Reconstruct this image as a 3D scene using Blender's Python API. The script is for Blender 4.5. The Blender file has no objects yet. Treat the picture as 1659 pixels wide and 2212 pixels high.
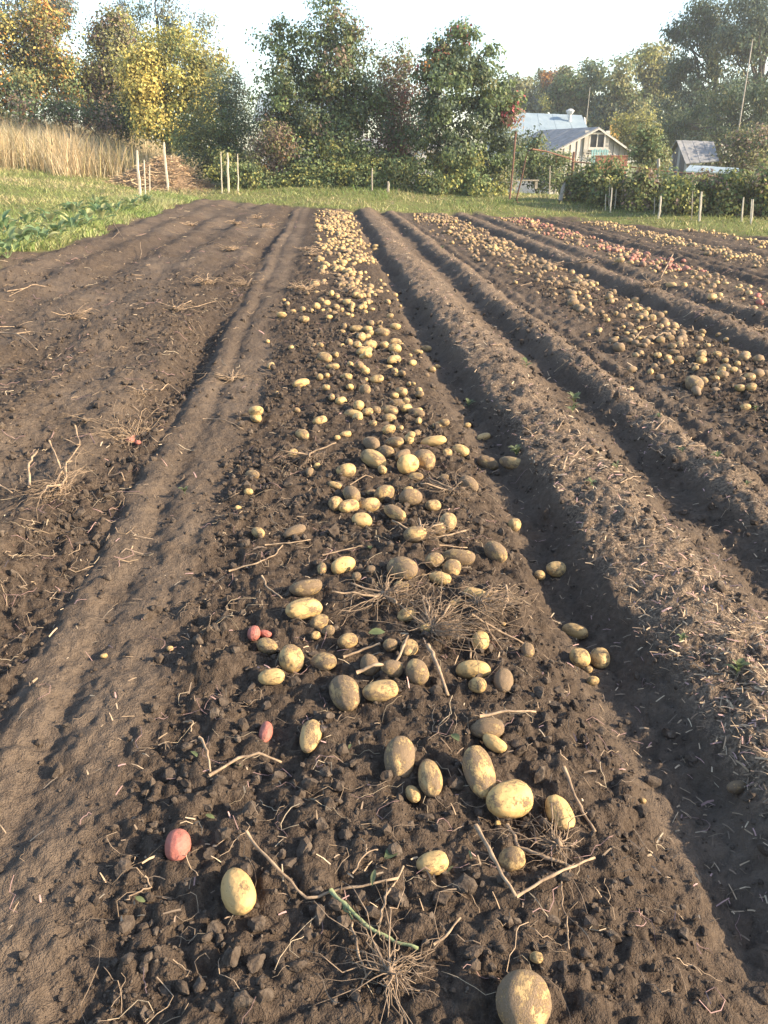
import bpy, math, random
import numpy as np
from mathutils import Vector

random.seed(11)
RNG = np.random.default_rng(7)
C = bpy.context.scene.collection
scene = bpy.context.scene

# ------------------------------------------------------------------ camera, world, sun, exposure
CAM_H, FPX, PITCH, YAW = 1.5, 1736.0, math.radians(23.8), math.radians(3.9)
cam_d = bpy.data.cameras.new('camera')
cam_d.sensor_fit = 'VERTICAL'
cam_d.angle = 2 * math.atan(1106 / FPX)
cam_d.clip_start, cam_d.clip_end = 0.05, 2000
cam = bpy.data.objects.new('camera', cam_d)
C.objects.link(cam)
cam.location = (0, 0, CAM_H)
cam.rotation_euler = (math.pi / 2 - PITCH, 0, -YAW)
scene.camera = cam

SUN_EL, SUN_AZ = math.radians(24), math.radians(107)      # azimuth clockwise from +Y
world = bpy.data.worlds.new('World')
scene.world = world
world.use_nodes = True
wn = world.node_tree
sky = wn.nodes.new('ShaderNodeTexSky')
sky.sky_type = 'NISHITA'
sky.sun_disc = False
sky.sun_elevation = SUN_EL
sky.sun_rotation = SUN_AZ
sky.air_density = 1.0
sky.dust_density = 1.0
sky.ozone_density = 1.0
bg = wn.nodes['Background']
bg.inputs['Strength'].default_value = 0.15
wn.links.new(sky.outputs[0], bg.inputs['Color'])

sd = bpy.data.lights.new('sun', 'SUN')
sd.energy = 4.8
sd.angle = math.radians(0.7)
sd.color = (1.0, 0.83, 0.60)
sun = bpy.data.objects.new('sun', sd)
C.objects.link(sun)
sdir = Vector((math.cos(SUN_EL) * math.sin(SUN_AZ), math.cos(SUN_EL) * math.cos(SUN_AZ), math.sin(SUN_EL)))
sun.rotation_euler = sdir.to_track_quat('Z', 'Y').to_euler()
sun.location = (20, -10, 20)

scene.view_settings.view_transform = 'Standard'
scene.view_settings.look = 'None'
scene.view_settings.exposure = 1.5
scene.view_settings.gamma = 1.0
scene.render.engine = 'CYCLES'
scene.cycles.use_denoising = True
scene.cycles.max_bounces = 4
scene.cycles.volume_bounces = 0
scene.cycles.transparent_max_bounces = 6

# ------------------------------------------------------------------ small maths
def ray(px, py):
    x = (px - 829.5) / FPX; y = (1106 - py) / FPX
    f = math.cos(PITCH) + y * math.sin(PITCH); u = -math.sin(PITCH) + y * math.cos(PITCH)
    return np.array([x * math.cos(YAW) + f * math.sin(YAW), -x * math.sin(YAW) + f * math.cos(YAW), u])
def at(px, py, Y):
    """surveyed point at distance Y up the field"""
    d = ray(px, py); t = Y / d[1]
    return np.array([d[0] * t, Y, CAM_H + d[2] * t])

def hash2(ix, iy, seed):
    h = (ix.astype(np.int64) * 374761393 + iy.astype(np.int64) * 668265263 + seed * 144665) & 0xffffffff
    h = ((h ^ (h >> 13)) * 1274126177) & 0xffffffff
    h = h ^ (h >> 16)
    return (h & 0xffff) / 65535.0
def vnoise(x, y, seed=0):
    ix = np.floor(x); iy = np.floor(y); fx = x - ix; fy = y - iy
    fx = fx * fx * fx * (fx * (fx * 6 - 15) + 10); fy = fy * fy * fy * (fy * (fy * 6 - 15) + 10)
    a = hash2(ix, iy, seed); b = hash2(ix + 1, iy, seed); c = hash2(ix, iy + 1, seed); d = hash2(ix + 1, iy + 1, seed)
    return (a + (b - a) * fx) * (1 - fy) + (c + (d - c) * fx) * fy * 1.0
def fbm(x, y, seed=0, o=3):
    s = 0; a = 1; t = 0
    for k in range(o):
        s = s + a * (vnoise(x, y, seed + 17 * k) - .5); t += a; a *= .5; x = x * 2.03 + 5.1; y = y * 2.03 + 9.7
    return s / t * 2
def lumps(x, y, seed=0):
    """rounded crumbs, 0..1"""
    ix = np.floor(x); iy = np.floor(y); best = np.zeros_like(x)
    for dx in (-1, 0, 1):
        for dy in (-1, 0, 1):
            jx = ix + dx; jy = iy + dy
            cx = jx + hash2(jx, jy, seed); cy = jy + hash2(jx, jy, seed + 5)
            r = .25 + .5 * hash2(jx, jy, seed + 9) ** 1.6
            q = 1 - ((x - cx) ** 2 + (y - cy) ** 2) / (r * r)
            best = np.maximum(best, np.sqrt(np.maximum(q, 0)) * r)
    return best
def sstep(a, b, x):
    t = np.clip((x - a) / (b - a), 0, 1); return t * t * (3 - 2 * t)

# ------------------------------------------------------------------ terrain
END_X = np.array([-60, -12, -4.6, -3.4, 0.4, 4.5, 8.6, 11.7, 16., 60])
END_Y = np.array([31, 31, 30.3, 29.5, 26.8, 27.2, 26.0, 21.8, 19., 19])
PX = np.array([-6, -4.6, -4.2, -3.4, -2.9, -2.2, -1.6, -1.30, -1.09, -1.00, -.95, -.84, -.79, -.75, -.66, -.52, -.40, -.1, .3, .62, .76, .88, .97, 1.08, 1.26, 1.42, 1.56, 1.70, 1.80, 1.92, 2.03, 2.14, 2.24, 2.31, 2.38, 2.44, 2.52, 2.7, 3.0, 3.4, 3.72, 3.90, 4.03, 4.18, 4.33, 4.47, 4.62, 4.78, 4.95, 5.1, 5.3, 5.8, 6.2, 6.42, 6.62, 6.8, 6.98, 7.18, 7.4, 7.7, 8.2, 8.6, 8.85, 9.05, 9.3, 9.6, 10, 10.6, 11, 11.2, 11.45, 11.8, 12.4, 13, 13.4, 13.7, 20])
PZ = np.array([0, .0, .02, .03, -.01, .02, .045, .02, -.075, -.05, .015, .02, -.025, .01, .015, .00, .02, .035, .035, .015, -.03, -.11, -.09, .06, .095, .085, .01, -.06, -.055, .06, .10, .06, -.04, .0, .015, -.015, .01, .02, .035, .035, .02, -.11, -.085, .04, .085, .03, -.06, -.02, .07, .03, .02, .035, .02, -.10, -.03, .07, -.04, .06, -.02, .03, .03, .02, -.09, .0, .07, .0, .03, .03, .0, -.09, .06, .02, .03, .03, -.08, .06, .0])
PZ = np.where(PX > .7, np.where(PZ > .045, PZ * .78, np.where(PZ < -.03, PZ * .82, PZ)), PZ)
def y_end(x): return np.interp(x, END_X, END_Y)
def field_edge_x(y): return -4.45 + .12 * np.sin(y * .9) + .1 * np.sin(y * 2.3 + 1)
def soil_mask(x, y):
    """1 in the dug field, 0 in the grass"""
    n = fbm(x * .9, y * .9, 3, 3) * .55
    a = sstep(-.35, .35, (y_end(x) + n * 1.6) - y)
    b = sstep(-.12, .12, x - field_edge_x(y) + n * .35)
    return a * b
def base_z(x, y):
    z = -.04 * np.clip(x, -40, 14) - .01 * np.clip(x - 14, 0, 30)
    over = np.maximum(y - y_end(x), 0)
    z = z + .09 * np.minimum(over, 5.0) * sstep(-7, -3, x) * (1 - .35 * sstep(9, 13, x))
    z = z + .077 * np.clip(-x - 4.6, 0, 16) + .085 * np.clip(y - 33, 0, 14) * sstep(-6, -11, x)
    z = z - .03 * np.clip(y - 36, 0, 60) * sstep(1, 7, x)
    return z
def wet(x, y):
    """how freshly turned the soil is: crumbly rows and heaps against smooth crust"""
    n = fbm(x * 1.3, y * .5, 21, 2)
    c = sstep(-.62, -.42, x + n * .12) * (1 - sstep(.74, .86, x + n * .05))
    r = sstep(2.5, 2.8, x + n * .1) * (1 - sstep(3.8, 3.92, x))
    r2 = sstep(4.9, 5.2, x)
    l = sstep(.0, .35, n + .05) * .6 * (1 - sstep(-1.2, -1.02, x))
    h = sstep(-1.32, -1.2, x + n * .2) * (1 - sstep(-.99, -.94, x + n * .03))
    return np.clip(c + r + r2 * .6 + l + h * .9, 0, 1)
def height(x, y, fine=True):
    x = np.asarray(x, float); y = np.asarray(y, float)
    s = soil_mask(x, y)
    wob = x + .05 * fbm(x * .15, y * .55, 41, 2) + .03 * fbm(x * 1.0, y * 1.7, 42, 2)
    wob = wob + .06 * fbm(x * 2.2, y * 3.1, 44, 3) * sstep(.8, 1.0, x)
    prof = np.interp(wob, PX, PZ)
    prof = (prof * 2 + np.interp(wob - .035, PX, PZ) + np.interp(wob + .035, PX, PZ)) / 4
    gapn = sstep(-.25, .35, fbm(x * .7, y * .45, 43, 2))
    lefth = sstep(-1.35, -1.2, wob) * (1 - sstep(-1.0, -.96, wob))
    prof = prof * (1 - lefth * .7 * gapn) * (1 + .3 * fbm(x * .8, y * 1.1, 45, 2))
    w = wet(x, y)
    z = base_z(x, y) + prof * s
    left = 1 - sstep(-1.5, -1.1, x)
    z = z + s * (.02 + .045 * left) * fbm(x * 1.1, y * .8, 5, 3) + (1 - s) * .05 * fbm(x * .8, y * .8, 6, 3)
    z = z + s * (.02 + .012 * w) * fbm(x * 5, y * 5, 8, 3) + s * left * (.034 * np.sin((x + .12 * fbm(x * .5, y * .35, 14, 2)) * 9.0) * np.clip(.65 + .7 * fbm(x * .5, y * .3, 15, 2), .1, 1.2) + .022 * fbm(x * 4, y * 2.4, 9, 3))
    rd = sstep(.8, .95, x) * s
    z = z + rd * (.016 * fbm(x * 8, y * 8, 46, 2) + .010 * fbm(x * 17, y * 17, 47, 2))
    if fine:
        a = sstep(22, 12, y) * s
        k = np.maximum(.36 + .64 * w, np.maximum(.72 * sstep(.80, .9, x), .62 * (1 - sstep(-1.25, -1.05, x))))
        xw = x + .016 * fbm(x * 14, y * 14, 36, 3); yw = y + .016 * fbm(x * 14 + 40, y * 14, 37, 3)
        z = z + a * k * (.042 * lumps(xw / .09, yw / .09, 31) * sstep(-.1, .5, fbm(x * 2.1, y * 2.1, 33, 2)) * .8
                         + .028 * lumps(xw / .055, yw / .055, 32) + .014 * lumps(xw / .024, yw / .024, 34)) \
            + a * .012 * fbm(x * 24, y * 24, 35, 3)
    return z
def hz(x, y): return float(height(np.array([x]), np.array([y]))[0])
def hb(x, y): return float(height(np.array([x]), np.array([y]), False)[0])
def ground_at(px, py, lift=0.0):
    """where the line of sight meets the soil"""
    d = ray(px, py); t = .9 * np.exp(np.linspace(0, math.log(90), 260))
    for k in range(2):
        g = CAM_H + d[2] * t - height(d[0] * t, d[1] * t, False) - lift
        i = int(np.argmax(g < 0)) if (g < 0).any() else len(t) - 1
        i = max(i, 1); lo, hi = t[i - 1], t[i]
        if k == 0: t = np.linspace(lo, hi, 12)
    f = g[i - 1] / (g[i - 1] - g[i] + 1e-12); t = lo + (hi - lo) * min(max(f, 0), 1)
    return d[0] * t, d[1] * t

# ------------------------------------------------------------------ mesh helpers
def link(name, me, mat=None, parent=None):
    o = bpy.data.objects.new(name, me); C.objects.link(o)
    if mat is not None and me is not None and not me.materials: me.materials.append(mat)
    if parent is not None: o.parent = parent
    return o
def tag(o, label=None, cat=None, group=None, kind=None):
    if label: o['label'] = label
    if cat: o['category'] = cat
    if group: o['group'] = group
    if kind: o['kind'] = kind
    return o
def empty(name, loc=(0, 0, 0), rz=0):
    o = bpy.data.objects.new(name, None); C.objects.link(o)
    o.location = loc; o.rotation_euler = (0, 0, rz); o.empty_display_size = .1
    return o
def mesh_np(name, V, F, smooth=False, col=None):
    """V (n,3); F list of (m,k) index arrays"""
    me = bpy.data.meshes.new(name)
    V = np.ascontiguousarray(V, np.float32)
    me.vertices.add(len(V)); me.vertices.foreach_set('co', V.ravel())
    if not isinstance(F, list): F = [F]
    F = [np.asarray(f, np.int32) for f in F if len(f)]
    idx = np.concatenate([f.ravel() for f in F]); cnt = np.concatenate([np.full(len(f), f.shape[1], np.int32) for f in F])
    me.loops.add(len(idx)); me.loops.foreach_set('vertex_index', idx)
    me.polygons.add(len(cnt)); me.polygons.foreach_set('loop_start', np.concatenate([[0], np.cumsum(cnt)[:-1]]).astype(np.int32))
    me.polygons.foreach_set('use_smooth', np.full(len(cnt), smooth))
    if col is not None:
        a = me.attributes.new('col', 'FLOAT_COLOR', 'POINT')
        c = np.ones((len(V), 4), np.float32); c[:, :3] = col
        a.data.foreach_set('color', c.ravel())
    me.update(calc_edges=True)
    return me
class MB:
    """collects boxes, bars and tubes and builds ONE mesh object"""
    def __init__(s): s.v = []; s.f4 = []; s.f3 = []; s.n = 0
    def add(s, V, F):
        F = np.asarray(F) + s.n; (s.f4 if F.shape[1] == 4 else s.f3).append(F); s.v.append(np.asarray(V, float)); s.n += len(V)
    def box(s, c, h, ax=None):
        v = np.array([[sx, sy, sz] for sx in (-1, 1) for sy in (-1, 1) for sz in (-1, 1)], float) * h
        if ax is not None: v = v @ np.array(ax)
        s.add(v + np.array(c), [[0, 1, 3, 2], [4, 6, 7, 5], [0, 4, 5, 1], [2, 3, 7, 6], [0, 2, 6, 4], [1, 5, 7, 3]]); return s
    def quad(s, a, b, c, d): s.add([a, b, c, d], [[0, 1, 2, 3]]); return s
    def tube(s, P, R, n=6):
        V, F, T = tubes([(np.array(P, float), np.array(R, float))], n); s.add(V, F); s.add(*T); return s
    def slab(s, pts, nrm):
        """flat polygon thickened along nrm"""
        pts = np.array(pts, float); nrm = np.array(nrm, float); m = len(pts)
        V = np.concatenate([pts, pts + nrm]); s.v.append(V); b = s.n; s.n += len(V)
        s.poly = getattr(s, 'poly', [])
        s.poly.append([b + i for i in range(m)][::-1]); s.poly.append([b + m + i for i in range(m)])
        s.f4.append(np.array([[b + i, b + (i + 1) % m, b + m + (i + 1) % m, b + m + i] for i in range(m)])); return s
    def mesh(s, name, smooth=False):
        V = np.concatenate(s.v); F = []
        if s.f4: F.append(np.concatenate(s.f4))
        if s.f3: F.append(np.concatenate(s.f3))
        for p in getattr(s, 'poly', []): F.append(np.array([p]))
        return mesh_np(name, V, F, smooth)
    def build(s, name, mat, parent=None, smooth=False): return link(name, s.mesh(name, smooth), mat, parent)
def tubes(paths, n=4):
    """list of (points, radii) -> V, quads, (capV, capF)"""
    V = []; F = []; b = 0; CF = []
    ang = np.arange(n) / n * 2 * math.pi
    for P, R in paths:
        m = len(P); T = np.gradient(P, axis=0); T /= np.linalg.norm(T, axis=1, keepdims=True) + 1e-9
        up = np.where(np.abs(T[:, 2:3]) > .9, np.array([[1., 0, 0]]), np.array([[0, 0, 1.]]))
        A = np.cross(T, up); A /= np.linalg.norm(A, axis=1, keepdims=True) + 1e-9; B = np.cross(T, A)
        r = np.asarray(R).reshape(-1, 1, 1)
        V.append((P[:, None, :] + r * (np.cos(ang)[None, :, None] * A[:, None, :] + np.sin(ang)[None, :, None] * B[:, None, :])).reshape(-1, 3))
        i = np.arange(m - 1)[:, None] * n + np.arange(n)[None, :]; j = np.arange(m - 1)[:, None] * n + (np.arange(n)[None, :] + 1) % n
        F.append((np.stack([i, j, j + n, i + n], -1) + b).reshape(-1, 4)); b += m * n
        for e in (0, m - 1):
            for k in range(1, n - 1): CF.append([b - m * n + e * n, b - m * n + e * n + k, b - m * n + e * n + k + 1])
    V = np.concatenate(V)
    return V, np.concatenate(F), (np.zeros((0, 3)), np.array(CF) - b)      # caps index back into V
def tube_mesh(name, paths, n=4, smooth=True, cols=None):
    V, F, _ = tubes(paths, n)
    c = None
    if cols is not None: c = np.repeat(np.array(cols), [len(p[0]) * n for p in paths], axis=0)
    caps = []; b = 0
    for P, R in paths:
        m = len(P)
        for e in (0, m - 1):
            for k in range(1, n - 1): caps.append([b + e * n, b + e * n + k, b + e * n + k + 1])
        b += m * n
    return mesh_np(name, V, [F, np.array(caps)], smooth, c)
def curvy(p0, p1, n=6, wob=.1, rng=None):
    r = rng or RNG
    t = np.linspace(0, 1, n)[:, None]; L = np.linalg.norm(np.array(p1) - np.array(p0))
    P = np.array(p0) * (1 - t) + np.array(p1) * t
    N = r.normal(size=(n, 3)) * wob * L; N[0] = 0; N[1:] = (N[1:] + np.roll(N[1:], 1, 0)) / 2; N[-1] *= .3
    return P + N

# ------------------------------------------------------------------ materials
def mat(name):
    m = bpy.data.materials.new(name); m.use_nodes = True
    nt = m.node_tree; nt.nodes.clear()
    out = nt.nodes.new('ShaderNodeOutputMaterial'); p = nt.nodes.new('ShaderNodeBsdfPrincipled')
    nt.links.new(p.outputs[0], out.inputs[0]); p.inputs['Specular IOR Level'].default_value = .25
    return m, nt, p, out
def N(nt, t, **kw):
    n = nt.nodes.new(t)
    for k, v in kw.items():
        if k in ('operation', 'blend_type', 'data_type', 'attribute_name', 'attribute_type', 'noise_dimensions', 'feature', 'wave_type', 'bands_direction', 'clamp', 'distance_metric'): setattr(n, k, v)
        else: n.inputs[k].default_value = v
    return n
def noise(nt, scale, detail=3, rough=.55, vec=None):
    n = N(nt, 'ShaderNodeTexNoise', Scale=scale, Detail=detail, Roughness=rough)
    if vec: nt.links.new(vec, n.inputs['Vector'])
    return n.outputs['Fac']
def ramp(nt, fac, stops):
    r = nt.nodes.new('ShaderNodeValToRGB'); e = r.color_ramp.elements
    while len(e) < len(stops): e.new(.5)
    for i, (p, c) in enumerate(stops): e[i].position = p; e[i].color = (*c, 1) if len(c) == 3 else c
    nt.links.new(fac, r.inputs[0]); return r.outputs[0]
def mix(nt, fac, a, b, mode='MIX'):
    m = nt.nodes.new('ShaderNodeMix'); m.data_type = 'RGBA'; m.blend_type = mode
    for v, s in ((fac, m.inputs[0]), (a, m.inputs[6]), (b, m.inputs[7])):
        if hasattr(v, 'is_output'): nt.links.new(v, s)
        else: s.default_value = (*v, 1) if isinstance(v, tuple) else v
    return m.outputs[2]
def math_(nt, op, a, b=0.0, clamp=False):
    m = nt.nodes.new('ShaderNodeMath'); m.operation = op; m.use_clamp = clamp
    for v, s in ((a, m.inputs[0]), (b, m.inputs[1])):
        if hasattr(v, 'is_output'): nt.links.new(v, s)
        else: s.default_value = v
    return m.outputs[0]
def bump(nt, p, h, strength=.5, dist=.01):
    b = N(nt, 'ShaderNodeBump', Strength=strength, Distance=dist)
    nt.links.new(h, b.inputs['Height']); nt.links.new(b.outputs[0], p.inputs['Normal'])
def objpos(nt): return nt.nodes.new('ShaderNodeNewGeometry').outputs['Position']
def simple(name, c1, c2, scale=8, rough=.8, bstr=.4, bdist=.004, stretch=None, coord='Object'):
    m, nt, p, out = mat(name)
    tc = nt.nodes.new('ShaderNodeTexCoord'); vec = tc.outputs[coord]
    if stretch:
        mp = nt.nodes.new('ShaderNodeMapping'); mp.inputs['Scale'].default_value = stretch; nt.links.new(vec, mp.inputs[0]); vec = mp.outputs[0]
    f = noise(nt, scale, 4, .6, vec)
    nt.links.new(ramp(nt, f, [(.3, c1), (.7, c2)]), p.inputs['Base Color']); p.inputs['Roughness'].default_value = rough
    bump(nt, p, noise(nt, scale * 3, 3, .6, vec), bstr, bdist)
    return m

SOIL_D, SOIL_M, SOIL_L = (.046, .033, .0245), (.088, .064, .046), (.128, .095, .069)
def soil_mat():
    m, nt, p, out = mat('soil')
    pos = objpos(nt)
    a = N(nt, 'ShaderNodeAttribute', attribute_name='col')        # r grass, g crust, b litter
    sp = nt.nodes.new('ShaderNodeSeparateColor'); nt.links.new(a.outputs['Color'], sp.inputs[0])
    f1 = noise(nt, 3.1, 5, .62, pos); f2 = noise(nt, 42, 4, .65, pos); f3 = noise(nt, 230, 3, .6, pos)
    turned = ramp(nt, f2, [(.30, SOIL_D), (.55, SOIL_M), (.78, (.13, .096, .07))])
    crust = ramp(nt, math_(nt, 'ADD', math_(nt, 'MULTIPLY', f1, .6), math_(nt, 'MULTIPLY', f2, .4)), [(.32, (.078, .057, .042)), (.5, SOIL_L), (.68, (.165, .124, .091))])
    col = mix(nt, sp.outputs[1], turned, crust)
    lit = math_(nt, 'MULTIPLY', sp.outputs[2], ramp(nt, noise(nt, 75, 4, .7, pos), [(.47, (0, 0, 0)), (.60, (1, 1, 1))]))
    col = mix(nt, math_(nt, 'MULTIPLY', lit, .8), col, (.32, .23, .155))
    gr = ramp(nt, noise(nt, 5.5, 6, .78, pos), [(.36, (.24, .18, .10)), (.46, (.17, .165, .06)), (.53, (.11, .13, .04)), (.64, (.24, .25, .08))])
    col = mix(nt, sp.outputs[0], col, gr)
    nt.links.new(col, p.inputs['Base Color']); p.inputs['Roughness'].default_value = .95; p.inputs['Specular IOR Level'].default_value = .08
    hh = math_(nt, 'ADD', math_(nt, 'MULTIPLY', f2, 1.0), math_(nt, 'MULTIPLY', f3, .35))
    bump(nt, p, hh, .85, .028)
    return m
def clod_mat():
    m, nt, p, out = mat('clod'); pos = objpos(nt)
    f = noise(nt, 38, 4, .65, pos)
    nt.links.new(ramp(nt, f, [(.3, SOIL_D), (.55, (.092, .070, .053)), (.75, (.15, .118, .09))]), p.inputs['Base Color'])
    p.inputs['Roughness'].default_value = .95; p.inputs['Specular IOR Level'].default_value = .08
    bump(nt, p, noise(nt, 160, 4, .65, pos), .8, .006)
    return m
def potato_mat(name, skin_a, skin_b, earth=(.185, .128, .08)):
    m, nt, p, out = mat(name)
    tc = nt.nodes.new('ShaderNodeTexCoord'); oi = nt.nodes.new('ShaderNodeObjectInfo')
    ad = nt.nodes.new('ShaderNodeVectorMath'); ad.operation = 'ADD'; nt.links.new(tc.outputs['Object'], ad.inputs[0])
    cx = nt.nodes.new('ShaderNodeCombineXYZ'); k = math_(nt, 'MULTIPLY', oi.outputs['Random'], 40.0)
    nt.links.new(k, cx.inputs[0]); nt.links.new(k, cx.inputs[1]); nt.links.new(cx.outputs[0], ad.inputs[1]); v = ad.outputs[0]
    dirt = N(nt, 'ShaderNodeAttribute', attribute_name='dirt', attribute_type='OBJECT').outputs['Fac']
    f1 = noise(nt, 1.5, 2, .5, v); f2 = noise(nt, 5.5, 6, .72, v); f3 = noise(nt, 22, 3, .6, v); f4 = noise(nt, 13, 4, .7, v)
    skin = mix(nt, f2, skin_a, skin_b)
    skin = mix(nt, math_(nt, 'MULTIPLY', oi.outputs['Random'], .35), skin, earth)
    n = math_(nt, 'ADD', math_(nt, 'ADD', math_(nt, 'MULTIPLY', f1, .6), math_(nt, 'MULTIPLY', f2, .5)), math_(nt, 'MULTIPLY', f4, .4))       # ~ .45..1.05
    thr = math_(nt, 'SUBTRACT', .93, math_(nt, 'MULTIPLY', dirt, .36))
    mk = math_(nt, 'MULTIPLY', math_(nt, 'SUBTRACT', n, thr), 11.0, True)
    mk = math_(nt, 'MULTIPLY', mk, math_(nt, 'ADD', .55, math_(nt, 'MULTIPLY', f3, .75)), True)
    film = math_(nt, 'MULTIPLY', math_(nt, 'MULTIPLY', dirt, .46), math_(nt, 'ADD', .4, f2), True)
    ecol = ramp(nt, f3, [(.3, tuple(c * .6 for c in earth)), (.7, tuple(c * 1.35 for c in earth))])
    col = mix(nt, film, skin, ecol); col = mix(nt, mk, col, ecol)
    # eyes and lenticels
    vo = N(nt, 'ShaderNodeTexVoronoi', Scale=3.2); nt.links.new(v, vo.inputs['Vector'])
    eye = math_(nt, 'LESS_THAN', vo.outputs['Distance'], .10)
    col = mix(nt, math_(nt, 'MULTIPLY', eye, .55), col, (.09, .06, .035))
    nt.links.new(col, p.inputs['Base Color'])
    p.inputs['Specular IOR Level'].default_value = .3
    nt.links.new(math_(nt, 'ADD', .52, math_(nt, 'MULTIPLY', mk, .4)), p.inputs['Roughness'])
    hh = math_(nt, 'ADD', math_(nt, 'MULTIPLY', mk, .6), math_(nt, 'ADD', math_(nt, 'MULTIPLY', f3, .35), math_(nt, 'MULTIPLY', vo.outputs['Distance'], .5)))
    bump(nt, p, hh, .7, .006)
    return m
def leaf_mat(name, trans=.35, rough=.55):
    m, nt, p, out = mat(name)
    a = N(nt, 'ShaderNodeAttribute', attribute_name='col')
    nt.links.new(a.outputs['Color'], p.inputs['Base Color']); p.inputs['Roughness'].default_value = rough; p.inputs['Specular IOR Level'].default_value = .3
    t = nt.nodes.new('ShaderNodeBsdfTranslucent'); nt.links.new(a.outputs['Color'], t.inputs['Color'])
    ms = nt.nodes.new('ShaderNodeMixShader'); ms.inputs[0].default_value = trans
    nt.links.new(p.outputs[0], ms.inputs[1]); nt.links.new(t.outputs[0], ms.inputs[2]); nt.links.new(ms.outputs[0], out.inputs[0])
    return m
def attr_mat(name, rough=.85):
    m, nt, p, out = mat(name)
    a = N(nt, 'ShaderNodeAttribute', attribute_name='col'); f = noise(nt, 60, 3, .6, objpos(nt))
    nt.links.new(mix(nt, math_(nt, 'MULTIPLY', f, .5), a.outputs['Color'], (.05, .038, .028)), p.inputs['Base Color']); p.inputs['Roughness'].default_value = rough
    return m
M = dict(
    soil=soil_mat(), clod=clod_mat(),
    yellow=potato_mat('yellow_potato', (.55, .335, .115), (.68, .46, .185)),
    red=potato_mat('red_potato', (.36, .085, .07), (.46, .17, .12)),
    leaf=leaf_mat('leaf'), bits=attr_mat('plant_bits'),
    stem=simple('dry_stem', (.14, .095, .062), (.40, .285, .18), 30, .8, .5, .003),
    root=simple('root', (.12, .085, .058), (.33, .235, .155), 40, .9),
    bark=simple('bark', (.045, .036, .028), (.12, .10, .08), 12, .9, .8, .02, (1, 1, .2)),
    twig=simple('twig', (.10, .065, .05), (.20, .14, .11), 10, .9),
    post=simple('weathered_wood', (.20, .17, .13), (.46, .40, .32), 9, .85, .6, .004, (4, 4, .4)),
    stake=simple('pale_wood', (.36, .31, .23), (.62, .55, .43), 9, .8, .5, .003, (5, 5, .4)),
    rust=simple('rusty_pipe', (.075, .04, .028), (.20, .105, .065), 14, .8, .4, .002),
    board=simple('grey_boards', (.30, .28, .25), (.50, .47, .42), 5, .85, .6, .004, (6, 6, .3)),
    boardd=simple('dark_boards', (.10, .09, .08), (.22, .20, .18), 5, .9, .6, .004, (6, 6, .3)),
    slate=simple('grey_slate', (.16, .16, .16), (.30, .29, .28), 3, .85, .5, .01),
    blueroof=simple('blue_metal_roof', (.20, .255, .29), (.27, .325, .355), 1.2, .6, .1, .002),
    white=simple('whitewash', (.46, .45, .43), (.62, .61, .58), 3, .8, .3, .004),
    cream=simple('cream_paint', (.44, .40, .34), (.56, .52, .45), 4, .7),
    glass=simple('window_glass', (.02, .022, .025), (.045, .05, .055), 2, .12, .02, .001),
    dark=simple('dark_interior', (.012, .012, .012), (.03, .028, .026), 3, .9),
    turq=simple('turquoise_paint', (.24, .42, .39), (.34, .52, .48), 6, .6),
    brick=simple('red_brick', (.25, .10, .06), (.38, .17, .10), 12, .9),
    green=simple('green_sheet', (.10, .26, .20), (.17, .34, .27), 2, .5),
    orange=simple('weathered_orange_panel', (.45, .26, .06), (.62, .40, .12), 4, .7),
    green_stalk=simple('green_stalk', (.13, .17, .07), (.30, .32, .17), 30, .8),
    heap=simple('heap_earth', (.12, .08, .05), (.24, .165, .10), 20, .95),
)

# ------------------------------------------------------------------ the ground sheet
def build_ground():
    yn = np.concatenate([np.linspace(-8, .45, 34), .55 * np.exp(np.linspace(0, math.log(36 / .55), 600)), 36.3 * np.exp(np.linspace(0, math.log(700 / 36.3), 60))])
    core = np.linspace(-1, 1, 600); wing = np.array([1.02, 1.06, 1.12, 1.25, 1.5, 2, 3, 5, 8, 14])
    u = np.concatenate([-wing[::-1], core, wing])
    U, Y = np.meshgrid(u, yn)
    X = .068 * np.maximum(Y, 0) + U * (1.25 + .60 * np.maximum(Y, 0) + .02 * np.abs(np.minimum(Y, 0)))
    x = X.ravel(); y = Y.ravel(); z = height(x, y)
    s = soil_mask(x, y); w = wet(x, y)
    wob = x + .05 * fbm(x * .15, y * .55, 41, 2) + .03 * fbm(x * 1.0, y * 1.7, 42, 2)
    ridge = np.interp(wob, PX, PZ)
    lit = sstep(.0, .07, ridge) * sstep(.95, 1.1, x) * (1 - w * .8)
    dryb = np.clip((1 - w) * (.75 + .5 * fbm(x * 1.2, y * .7, 51, 3)), 0, 1)
    col = np.stack([1 - s, dryb, lit * s], -1)
    ny, nx = U.shape
    i = (np.arange(ny - 1)[:, None] * nx + np.arange(nx - 1)[None, :]).ravel()
    F = np.stack([i, i + 1, i + nx + 1, i + nx], -1)
    V = np.stack([x, y, z], -1)
    soil_face = s[F].mean(1) > .5
    for name, sel, lab in (('field_soil', soil_face, 'dark ploughed potato field with ridges and furrows'), ('grassland', ~soil_face, 'grassy ground around the dug field')):
        f = F[sel]; used, inv = np.unique(f, return_inverse=True)
        o = link(name, mesh_np(name, V[used], inv.reshape(-1, 4), True, col[used]), M['soil'])
        tag(o, lab, 'ground', kind='structure')
build_ground()
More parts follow.
